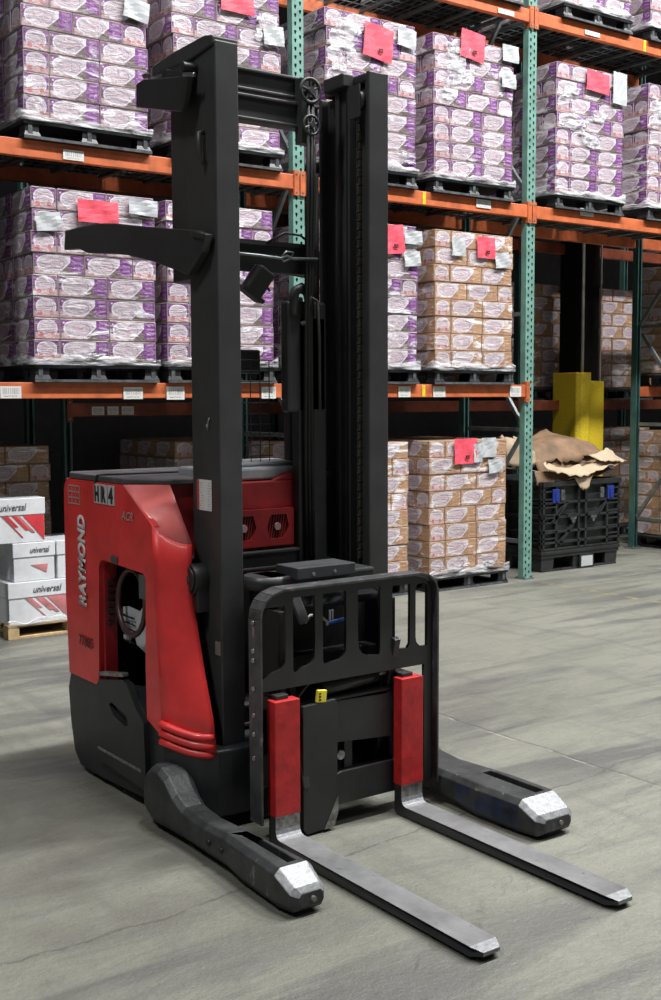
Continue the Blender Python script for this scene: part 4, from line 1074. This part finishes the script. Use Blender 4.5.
# --- mast
XN, XFR, YM = 2.25, 3.07, 3.84
def outer_rail(mir):
    b = MB(); f = (lambda x: x) if not mir else (lambda x: XN + XFR - x)
    b.prism([(f(XN), 3.84), (f(XN+.102), 3.84), (f(XN+.102), 3.862), (f(XN+.022), 3.862), (f(XN+.022), 4.02), (f(XN+.085), 4.02), (f(XN+.085), 4.05), (f(XN), 4.05)], 'Z', .045, 2.978)
    return part(b, 'outer_rail', 'mast', .005, 'tall black outer mast rail')
near = outer_rail(False); far = outer_rail(True)
for mir in (False, True):
    f = (lambda x: x) if not mir else (lambda x: XN + XFR - x)
    b = MB(); b.prism([(f(XN+.030), 3.870), (f(XN+.088), 3.870), (f(XN+.088), 3.885), (f(XN+.048), 3.885), (f(XN+.048), 3.985), (f(XN+.092), 3.985), (f(XN+.092), 4.0), (f(XN+.030), 4.0)], 'Z', .08, 2.94)
    part(b, 'middle_rail', 'mast', .003)
    b = MB(); z0 = 2.12 if not mir else .95
    b.prism([(f(XN+.004), 4.05), (f(XN+.10), 4.05), (f(XN+.10), 4.075), (f(XN+.06), 4.075), (f(XN+.06), 4.175), (f(XN+.10), 4.175), (f(XN+.10), 4.195), (f(XN+.004), 4.195)], 'Z', z0, 2.93)
    part(b, 'inner_rail', 'mast', .004)
# top caps and plates
b = MB(); b.box((3.0, 3.87, 2.95), (3.06, 4.0, 2.990), bev=.01); b.box((2.94, 3.98, 2.94), (3.0, 4.12, 2.995), bev=.006); b.box((2.975, 4.06, 2.93), (3.06, 4.16, 2.985), bev=.006); part(b, 'rail_cap', 'mast')
b = MB(); b.prism([(3.842, 2.96), (3.842, 2.992), (3.90, 3.004), (4.13, 3.000), (4.32, 2.985), (4.32, 2.945), (4.13, 2.94), (4.0, 2.94)], 'X', 2.24, 2.354); part(b, 'rail_cap', 'mast', .006)
b = MB(); b.prism([(4.0, 2.90), (4.30, 2.925), (4.30, 2.905), (4.0, 2.85)], 'X', 2.215, 2.235); part(b, 'cap_strip', 'mast', .003)
# chain
b = MB()
zc = .98
k = 0
while zc < 2.80:
    w2 = .011 if k % 2 == 0 else .007
    b.box((2.970-w2, 3.90, zc), (2.970+w2, 3.914, zc+.034), bev=.004); b.cyl((2.970-.013, 3.907, zc+.004), (2.970+.013, 3.907, zc+.004), .005, 8)
    zc += .036; k += 1
b.box((2.958, 3.906, .95), (2.982, 3.910, 2.82)); part(b, 'lift_chain', 'chain', label='oily lift chain')
b = MB(); b.cyl((2.955, 3.91, 2.87), (2.985, 3.91, 2.87), .04, 20); b.cyl((2.95, 3.91, 2.87), (2.99, 3.91, 2.87), .014, 10, 1); b.box((2.945, 3.875, 2.80), (2.952, 3.95, 2.93)); part(b, 'chain_sheave', [M['mast'], M['steel']])
# crossbeams near the top
def cross(z0, z1, y0, y1, nm='mast_crossbeam'):
    b = MB(); b.box((2.33, y0, z0), (2.88, y1, z1)); b.box((2.33, y0-.012, z1-.014), (2.88, y0, z1)); b.box((2.33, y0-.012, z0), (2.88, y0, z0+.014)); part(b, nm, 'mast', .004)
cross(2.885, 2.975, 4.09, 4.15); cross(2.765, 2.868, 4.07, 4.13)
b = MB(); b.box((2.34, 3.99, 2.945), (2.40, 4.05, 2.99)); b.box((2.33, 3.9, 2.86), (2.385, 3.99, 2.925)); part(b, 'rail_bracket', 'mast', .004)
cross(.95, 1.03, 4.06, 4.1); cross(.33, .42, 3.99, 4.03)
def sheave(cx, cz, r, y, n=5):
    b = MB(); R_ = []
    ringp = [(cx+r*math.cos(2*PI*k/28), y, cz+r*math.sin(2*PI*k/28)) for k in range(28)]
    b.tube(ringp, r*.16, 8, closed=True); b.cyl((cx, y-.014, cz), (cx, y+.014, cz), r*.3, 14)
    for k in range(n):
        a = 2*PI*k/n+.4; b.cyl((cx, y, cz), (cx+r*math.cos(a), y, cz+r*math.sin(a)), r*.11, 6)
    return part(b, 'hose_sheave', 'mast', label='spoked black hose pulley')
sheave(2.792, 2.905, .047, 4.0); sheave(2.796, 2.768, .038, 4.0, 4)
b = MB(); b.cyl((2.792, 4.0, 2.905), (2.792, 4.09, 2.905), .012, 8); b.cyl((2.796, 4.0, 2.768), (2.796, 4.09, 2.768), .012, 8); b.box((2.77, 4.03, 2.70), (2.82, 4.08, 2.96)); part(b, 'sheave_bracket', 'mast')
b = MB()
for dx in (-.008, .010, .026): b.tube([(2.795+dx, 4.0+abs(dx), 2.88), (2.792+dx, 4.01, 2.5), (2.782+dx*.8, 4.02, 2.0), (2.785+dx, 4.03, 1.4), (2.79+dx, 4.03, .96)], .008, 8)
part(b, 'mast_hose', 'rubber', smooth=False, label='bundle of black hoses down the mast')
# lift cylinder column
b = MB(); b.box((2.755, 4.045, .93), (2.90, 4.10, 2.0), bev=.01); b.box((2.70, 4.045, 1.60), (2.90, 4.10, 2.06), bev=.012)
b.tube([(2.735, 4.05, 2.0), (2.735, 4.05, 2.07), (2.745, 4.05, 2.10), (2.775, 4.05, 2.115), (2.805, 4.05, 2.10), (2.815, 4.05, 2.07), (2.815, 4.05, 2.0)], .022, 10)
part(b, 'hose_cover', 'mast', .0)
b = MB(); b.cyl((2.89, 4.12, .90), (2.89, 4.12, 2.02), .036, 20); b.cyl((2.89, 4.12, 2.02), (2.89, 4.12, 2.6), .022, 16, 0); part(b, 'lift_cylinder', [M['mast'], M['steel']])
b = MB(); b.tube([(2.79, 4.02, 2.03), (2.80, 4.01, 2.075), (2.822, 4.0, 2.06), (2.83, 4.0, 1.9), (2.832, 4.0, 1.6)], .007, 8); b.cyl((2.76, 4.03, 1.965), (2.775, 4.02, 1.97), .010, 8)
part(b, 'hose_loop', [simple('grey_hose', (.05, .05, .05), .4)])
b = MB(); b.box((2.86, 4.26, 1.34), (2.93, 4.32, 2.1), bev=.006); b.box((2.83, 4.22, 1.36), (2.92, 4.27, 1.86), bev=.008); part(b, 'guard_post', 'black')
b = MB(); b.box((2.55, 4.25, 1.765), (2.70, 4.33, 1.865), bev=.008); part(b, 'control_box', 'black')
b = MB()
for k in range(7): xx = 2.44+k*.047; b.cyl((xx, 4.22, 1.36), (xx, 4.22, 1.82), .0022, 6)
for k in range(11): zz = 1.37+k*.045; b.cyl((2.42, 4.222, zz), (2.74, 4.222, zz), .0022, 6)
part(b, 'wire_guard', 'black', label='fine black wire mesh guard')

# overhead guard
pa = [(5.14, 2.432), (4.95, 2.428), (4.788, 2.422), (4.62, 2.402), (4.458, 2.374), (4.112, 2.32), (3.922, 2.291), (3.847, 2.267), (3.879, 2.205), (3.99, 2.129), (4.259, 2.204), (4.51, 2.257), (4.70, 2.282), (4.90, 2.305), (5.0, 2.335), (5.155, 2.345)]
b = MB(); b.prism(pa, 'X', 2.205, 2.243); b.prism([(3.86, 2.25), (3.86, 2.275), (3.94, 2.295), (3.94, 2.27)], 'X', 2.195, 2.21); ga = part(b, 'guard_arm', 'black', .006, 'black overhead guard arm, near side')
b = MB(); b.box((2.24, 4.50, 2.30), (3.06, 4.56, 2.33)); b.box((2.24, 4.80, 2.33), (3.06, 4.86, 2.36)); b.prism([(5.10, 2.37), (5.16, 2.37), (5.16, 2.40), (5.10, 2.405)], 'X', 2.24, 3.08); part(b, 'guard_crossbar', 'black', .004)
b = MB(); b.prism([(4.90, 2.38), (4.45, 2.33), (3.95, 2.27), (3.95, 2.13), (4.483, 2.21), (4.90, 2.29)], 'X', 3.075, 3.11); part(b, 'guard_arm', 'black', .006, 'black overhead guard arm, far side')
b = MB(); b.box((2.34, 4.06, 2.17), (2.86, 4.09, 2.285), bev=.004); b.box((2.34, 4.04, 2.275), (2.86, 4.09, 2.293), 0); part(b, 'guard_front_bar', 'black')
b = MB(); b.tube([(2.40, 4.02, 2.232), (2.55, 4.01, 2.228), (2.64, 4.0, 2.222), (2.67, 4.0, 2.235), (2.70, 4.0, 2.225), (2.83, 4.01, 2.232)], .006, 8)
b.tube([(2.64, 4.0, 2.226), (2.665, 3.995, 2.25), (2.70, 3.995, 2.25), (2.69, 4.0, 2.225), (2.655, 4.0, 2.21), (2.64, 4.0, 2.226)], .004, 8)
part(b, 'wire_cable', 'galv', label='pale looped cable')
b = MB(); b.tube([(2.60, 4.04, 2.285), (2.68, 4.03, 2.33), (2.76, 4.03, 2.325), (2.83, 4.04, 2.285)], .005, 8); b.tube([(2.56, 4.04, 2.17), (2.575, 4.02, 2.12), (2.60, 4.02, 2.09)], .005, 8); part(b, 'wiring', 'rubber')
b = MB(); Rm = Matrix.Rotation(.55, 3, 'Y') @ Matrix.Rotation(.2, 3, 'X')
b.box((2.505, 3.99, 2.065), (2.585, 4.06, 2.185), bev=.008, rot=Rm); b.box((2.49, 3.985, 2.06), (2.60, 4.065, 2.075), rot=Rm, piv=(2.545, 4.025, 2.125)); part(b, 'work_light', 'rubber', label='black work lamp hanging askew')

# upper arm at mast top
b = MB(); b.prism([(4.354, 2.916), (4.293, 2.921), (3.99, 2.868), (3.93, 2.855), (3.955, 2.79), (3.985, 2.735), (4.358, 2.826)], 'X', 2.185, 2.215); part(b, 'upper_arm', 'black', .006, 'black side plate high on the mast')
b = MB(); b.box((2.20, 4.02, 2.86), (2.25, 4.08, 2.915)); b.box((2.20, 4.12, 2.87), (2.25, 4.16, 2.925)); b.cyl((2.19, 3.98, 2.90), (2.25, 3.98, 2.90), .02, 12); b.cyl((2.185, 3.96, 2.865), (2.20, 3.90, 2.855), .008, 8, 1); b.cyl((2.185, 4.28, 2.93), (2.185, 4.24, 2.925), .010, 8, 1); b.box((2.19, 4.05, 2.835), (2.25, 4.3, 2.865))
part(b, 'arm_bracket', [M['black'], M['steel']], .002)
# handle strap, knobs, labels on near rail
b = MB(); b.tube([(2.244, 3.92, 2.655), (2.225, 3.918, 2.65), (2.222, 3.915, 2.60), (2.225, 3.912, 2.55), (2.244, 3.91, 2.54)], .011, 8); part(b, 'grab_loop', 'mast', parent=near)
b = MB(); b.cyl((2.25, 3.985, .955), (2.19, 3.985, .955), .062, 24); b.cyl((2.19, 3.985, .955), (2.182, 3.985, .955), .05, 24); b.cyl((2.182, 3.985, .955), (2.177, 3.985, .955), .02, 12); b.box((2.20, 3.93, .83), (2.25, 4.05, .93)); part(b, 'rail_roller', 'black', .003, 'round black roller hub')
b = MB(); b.poly([(2.2485, 4.015, 1.225), (2.2485, 3.90, 1.225), (2.2485, 3.90, 1.345), (2.2485, 4.015, 1.345)], 0, [(0, 0), (1, 0), (1, 1), (0, 1)]); part(b, 'notice_label', [M['notice']], label='white printed notice with a red edge', parent=near, normals=False)
b = MB(); b.box((2.246, 3.885, .668), (2.249, 3.825+.02, .722), bev=.001); part(b, 'rating_plate', [simple('dull_plate', (.16, .13, .125), .5)], label='small grey plate', parent=near)
b = MB(); b.tube([(2.247, 3.93, 1.56), (2.243, 3.915, 1.54), (2.243, 3.91, 1.57), (2.247, 3.905, 1.585)], .003, 6); part(b, 'wire_hook', 'steelbright', parent=near)

# --- reach carriage and load backrest
YB = 3.56
def rr_hole(x0, z0, x1, z1, zl, rl=.012, rb=.05):
    """opening with a sloping foot: z0 at right, zl at left"""
    return [(x0+.004, z1), (x0, z1-.012), (x0, zl+rl), (x0+.006, zl)] + [(x1-rb+rb*math.sin(math.radians(t)), z0+.045+(zl-z0)*.2-.045*math.cos(math.radians(t))) for t in (0, 20, 40, 60, 75)] + [(x1, z0+.075), (x1, z1-.012), (x1-.004, z1)]
outer = [(2.237, .585), (2.237, .86), (2.245, .905), (2.275, .937), (2.335, .950), (2.90, .952), (2.98, .950), (3.03, .935), (3.065, .90), (3.065, .10), (3.025, .10), (3.025, .585)]
holes = [rr_hole(2.243, .660, 2.355, .895, .632), rr_hole(2.388, .660, 2.488, .922, .640), rr_hole(2.524, .660, 2.634, .925, .655),
         [(2.690, .92), (2.690, .72), (2.696, .69), (2.712, .67), (2.74, .660), (2.79, .655), (2.797, .66), (2.800, .69), (2.800, .92)],
         [(2.860, .92), (2.860, .672), (2.90, .664), (2.938, .662), (2.950, .68), (2.952, .92)],
         [(2.980, .90), (2.980, .70), (2.985, .68), (3.0, .665), (3.02, .660), (3.038, .66), (3.043, .67), (3.043, .90), (3.035, .918), (2.99, .915)]]
b = MB(); b.plate(outer, holes, axes((0, YB, 0), (1, 0, 0), (0, 0, 1)), .014)
br = part(b, 'load_backrest', 'black', .003, 'black load backrest with tall rounded openings')
pts = [(2.230, .095), (2.230, .86), (2.235, .890), (2.250, .920), (2.278, .943), (2.33, .958), (2.90, .960), (2.985, .960), (3.03, .950), (3.06, .925), (3.073, .895), (3.076, .86), (3.076, .095)]
b = MB()
for (p, q) in zip(pts, pts[1:]):
    d = Vector((q[0]-p[0], 0, q[1]-p[1])).normalized(); n = Vector((-d.z, 0, d.x))*.005
    P = [(p[0]-n.x, YB-.035, p[1]-n.z), (p[0]+n.x, YB-.035, p[1]+n.z), (p[0]+n.x, YB+.045, p[1]+n.z), (p[0]-n.x, YB+.045, p[1]-n.z)]
    Q = [(q[0]-n.x, YB-.035, q[1]-n.z), (q[0]+n.x, YB-.035, q[1]+n.z), (q[0]+n.x, YB+.045, q[1]+n.z), (q[0]-n.x, YB+.045, q[1]-n.z)]
    b.loft([P, Q])
part(b, 'backrest_band', [simple('scuffed_band', (.05, .052, .054), .4, var=.25, nscale=18, worn=(.25, .2, .2), wornamt=.62)], .002, parent=br)
for zz in (.845, .74, .705, .60, .50, .43, .34):
    b = MB(); b.cyl((2.227, YB+.01, zz), (2.220, YB+.01, zz), .009, 10); part(b, 'bolt', 'steel', parent=br)
# grey struts, roll and box behind
b = MB(); b.box((2.44, 3.62, .80), (2.48, 3.64, .955), rot=Matrix.Rotation(-.42, 3, 'Y')); part(b, 'backrest_strut', [simple('grey_strut', (.13, .13, .14), .4)], .003)
b = MB(); b.box((2.86, 3.64, .79), (2.90, 3.66, .94), rot=Matrix.Rotation(-.25, 3, 'Y')); part(b, 'backrest_strut', [M['lid']], .003)
b = MB(); b.cyl((2.40, 3.68, .885), (2.88, 3.68, .885), .040, 24); part(b, 'reach_tube', [simple('glossy_black', (.03, .031, .036), .2)])
b = MB(); b.box((2.36, 3.66, .935), (2.86, 3.82, .985), bev=.01); b.cyl((2.39, 3.74, .935), (2.39, 3.74, .985), .085, 20); ld = part(b, 'carriage_ledge', 'black')
b = MB(); b.box((2.455, 3.62, .972), (2.73, 3.77, 1.018), bev=.004); b.cyl((2.53, 3.617, .99), (2.53, 3.622, .99), .007, 8, 1); b.cyl((2.63, 3.617, .992), (2.63, 3.622, .992), .007, 8, 1); part(b, 'valve_box', [simple('box_grey', (.035, .037, .040), .5), M['steeldull']], label='dark grey box on the carriage')
b = MB(); b.box((2.37, 3.78, .12), (2.92, 3.80, .90)); b.box((2.37, 3.62, .10), (2.40, 3.79, .86)); b.box((2.90, 3.62, .10), (2.93, 3.79, .86)); b.box((2.40, 3.70, .60), (2.90, 3.78, .66)); part(b, 'reach_frame', 'rubber', .003)
for s in (-1, 1):
    b = MB(); b.box((2.42 if s < 0 else 2.86, 3.60, .18), (2.45 if s < 0 else 2.89, 3.63, .72), rot=Matrix.Rotation(.25*s, 3, 'X')); part(b, 'scissor_arm', 'black', .004)
b = MB(); b.tube([(2.50, 3.64, .80), (2.52, 3.63, .83), (2.56, 3.62, .825), (2.59, 3.62, .80), (2.592, 3.62, .785)], .006, 8); part(b, 'hose', [simple('pale_hose', (.35, .33, .31), .4)], label='pale hose')
b = MB(); b.tube([(2.60, 3.63, .79), (2.66, 3.625, .797), (2.73, 3.63, .802)], .007, 8); part(b, 'hose', [simple('blue_hose', (.03, .12, .45), .4)], label='blue hose')
b = MB()
for dx in (0, .012): b.cyl((2.612+dx, 3.63, .80), (2.612+dx, 3.63, .84), .004, 8)
part(b, 'fitting', 'steelbright')
b = MB(); b.cyl((2.54, 3.60, .545), (2.81, 3.60, .565), .030, 16); b.cyl((2.81, 3.60, .565), (2.90, 3.60, .572), .010, 10, 1); b.tube([(2.60, 3.59, .60), (2.70, 3.58, .612), (2.76, 3.58, .60), (2.76, 3.58, .58)], .006, 8, 1)
b.tube([(2.42, 3.58, .53), (2.46, 3.58, .57), (2.50, 3.58, .60)], .007, 8)
part(b, 'sideshift_cylinder', [M['black'], M['steeldull']])
b = MB(); b.box((2.492, 3.545, .508), (2.535, 3.560, .556), bev=.003, rot=Matrix.Rotation(.12, 3, 'Y')); tg = part(b, 'warning_tag', 'yellowtag', label='small yellow tag')
for k in range(3): b = MB(); b.box((2.499, 3.5435, .517+k*.012), (2.508, 3.545, .523+k*.012)); part(b, 'tag_mark', 'ink', parent=tg)
# carriage plates
b = MB(); b.prism([(2.425, .505), (2.578, .512), (2.585, .49), (2.585, .07), (2.565, .015), (2.44, -.0 + .008), (2.425, .03)], 'Y', 3.545, 3.60); b.prism([(2.425, .505), (2.430, .505), (2.430, .03), (2.425, .03)], 'Y', 3.60, 3.68)
ps = part(b, 'carriage_post', 'black', .004)
b = MB(); b.prism([(2.52, .012), (2.566, .016), (2.586, .07), (2.586, .135)], 'Y', 3.542, 3.546); part(b, 'worn_corner', 'steeldull', parent=ps, label='bare scraped corner')
b = MB(); b.prism([(2.58, .50), (2.84, .49), (2.86, .50), (2.90, .50), (2.90, .31), (2.58, .335)], 'Y', 3.565, 3.61); b.prism([(2.575, .50), (2.90, .50), (2.90, .512), (2.575, .512)], 'Y', 3.565, 3.64); part(b, 'upper_bar', 'black', .004)
b = MB(); b.prism([(2.575, .205), (2.62, .215), (2.90, .215), (2.90, .085), (2.575, .085)], 'Y', 3.565, 3.61); part(b, 'lower_bar', 'black', .004)
b = MB(); b.box((2.585, 3.60, .21), (2.62, 3.615, .34)); b.box((2.65, 3.59, .21), (2.69, 3.61, .33)); b.cyl((2.628, 3.58, .275), (2.628, 3.60, .275), .02, 14, 1); part(b, 'hook_plate', [M['black'], M['steel']], .003)
b = MB(); b.box((2.26, 3.60, .33), (3.06, 3.64, .50)); part(b, 'carriage_bar', 'rubber', .004)
b = MB(); b.box((2.26, 3.61, .09), (3.06, 3.64, .20)); part(b, 'carriage_bar', 'rubber', .004)

# --- forks
def fork(x0, label):
    w = .109; x0 += .003
    prof = [(3.545, .548), (3.545, .012), (3.52, .004), (2.457, .012), (2.418, .020), (2.418, .034), (2.457, .043), (3.472, .045), (3.488, .049), (3.497, .060), (3.500, .076), (3.500, .548)]
    b = MB(); b.prism(prof, 'X', x0, x0+w)
    for v in b.bm.verts:
        if v.co.y < 2.43: v.co.x = x0+w/2 + (v.co.x-x0-w/2)*.62
    for f in b.bm.faces:
        c = f.calc_center_median()
        if f.normal.length == 0: f.normal_update()
        f.normal_update()
    o = b.build('fork', [M['forktop'], M['steelbright'], M['black'], M['steeldull']], truck, T0)
    for f in o.data.polygons:
        cy_ = f.center.y+T0[1]; cz_ = f.center.z
        if abs(f.normal.x) > .8: f.material_index = 2
        elif f.normal.z < -.7: f.material_index = 2
        elif cy_ < 2.455: f.material_index = 1
        elif 3.473 < cy_ < 3.4995 and cz_ < .08: f.material_index = 1
        elif cy_ > 3.498: f.material_index = 3
    bevel_mod(o, .002); o['label'] = label
    b = MB(); b.box((x0-.001, 3.497, .125), (x0+w+.001, 3.549, .556), bev=.003); part(b, 'shank_paint', 'red_fork', parent=o, label='red painted shank')
    b = MB(); b.box((x0+.02, 3.52, .556), (x0+.075, 3.60, .572), bev=.003); b.box((x0+.02, 3.55, .40), (x0+.09, 3.62, .565)); part(b, 'fork_hook', 'black', parent=o)
fork(2.266, 'near bare steel fork with red shank'); fork(2.861, 'far bare steel fork with red shank')

# ------------------------------------------------------------------ light
def area(name, loc, sx, sy_, power, rot=(0, 0, 0), col=(1, .99, .98)):
    l = bpy.data.lights.new(name, 'AREA'); l.shape = 'RECTANGLE'; l.size = sx; l.size_y = sy_; l.energy = power; l.color = col
    o = bpy.data.objects.new(name, l); C.objects.link(o); o.location = loc; o.rotation_euler = rot; return o
for xx, pw in ((-4.5, 800), (3.6, 1050), (7.6, 1300), (11.6, 1350), (15.6, 1000)):  # leftmost lamp is unseen, set there to light the truck's near side
    area('ceiling_lamp', (xx, 2.2, 12.0), 2.4, .6, pw)
area('ceiling_lamp', (4.5, -3.0, 12.0), 5, .8, 170); area('ceiling_lamp', (10.5, -3.0, 12.0), 5, .8, 200)
wd = bpy.data.worlds.new('world'); S.world = wd; wd.use_nodes = True
bg = wd.node_tree.nodes['Background']; bg.inputs[0].default_value = (.80, .88, 1.0, 1); bg.inputs[1].default_value = .05
S.view_settings.view_transform = 'Standard'; S.view_settings.look = 'None'; S.view_settings.gamma = 1; S.view_settings.use_curve_mapping = False
S.view_settings.exposure = -0.04
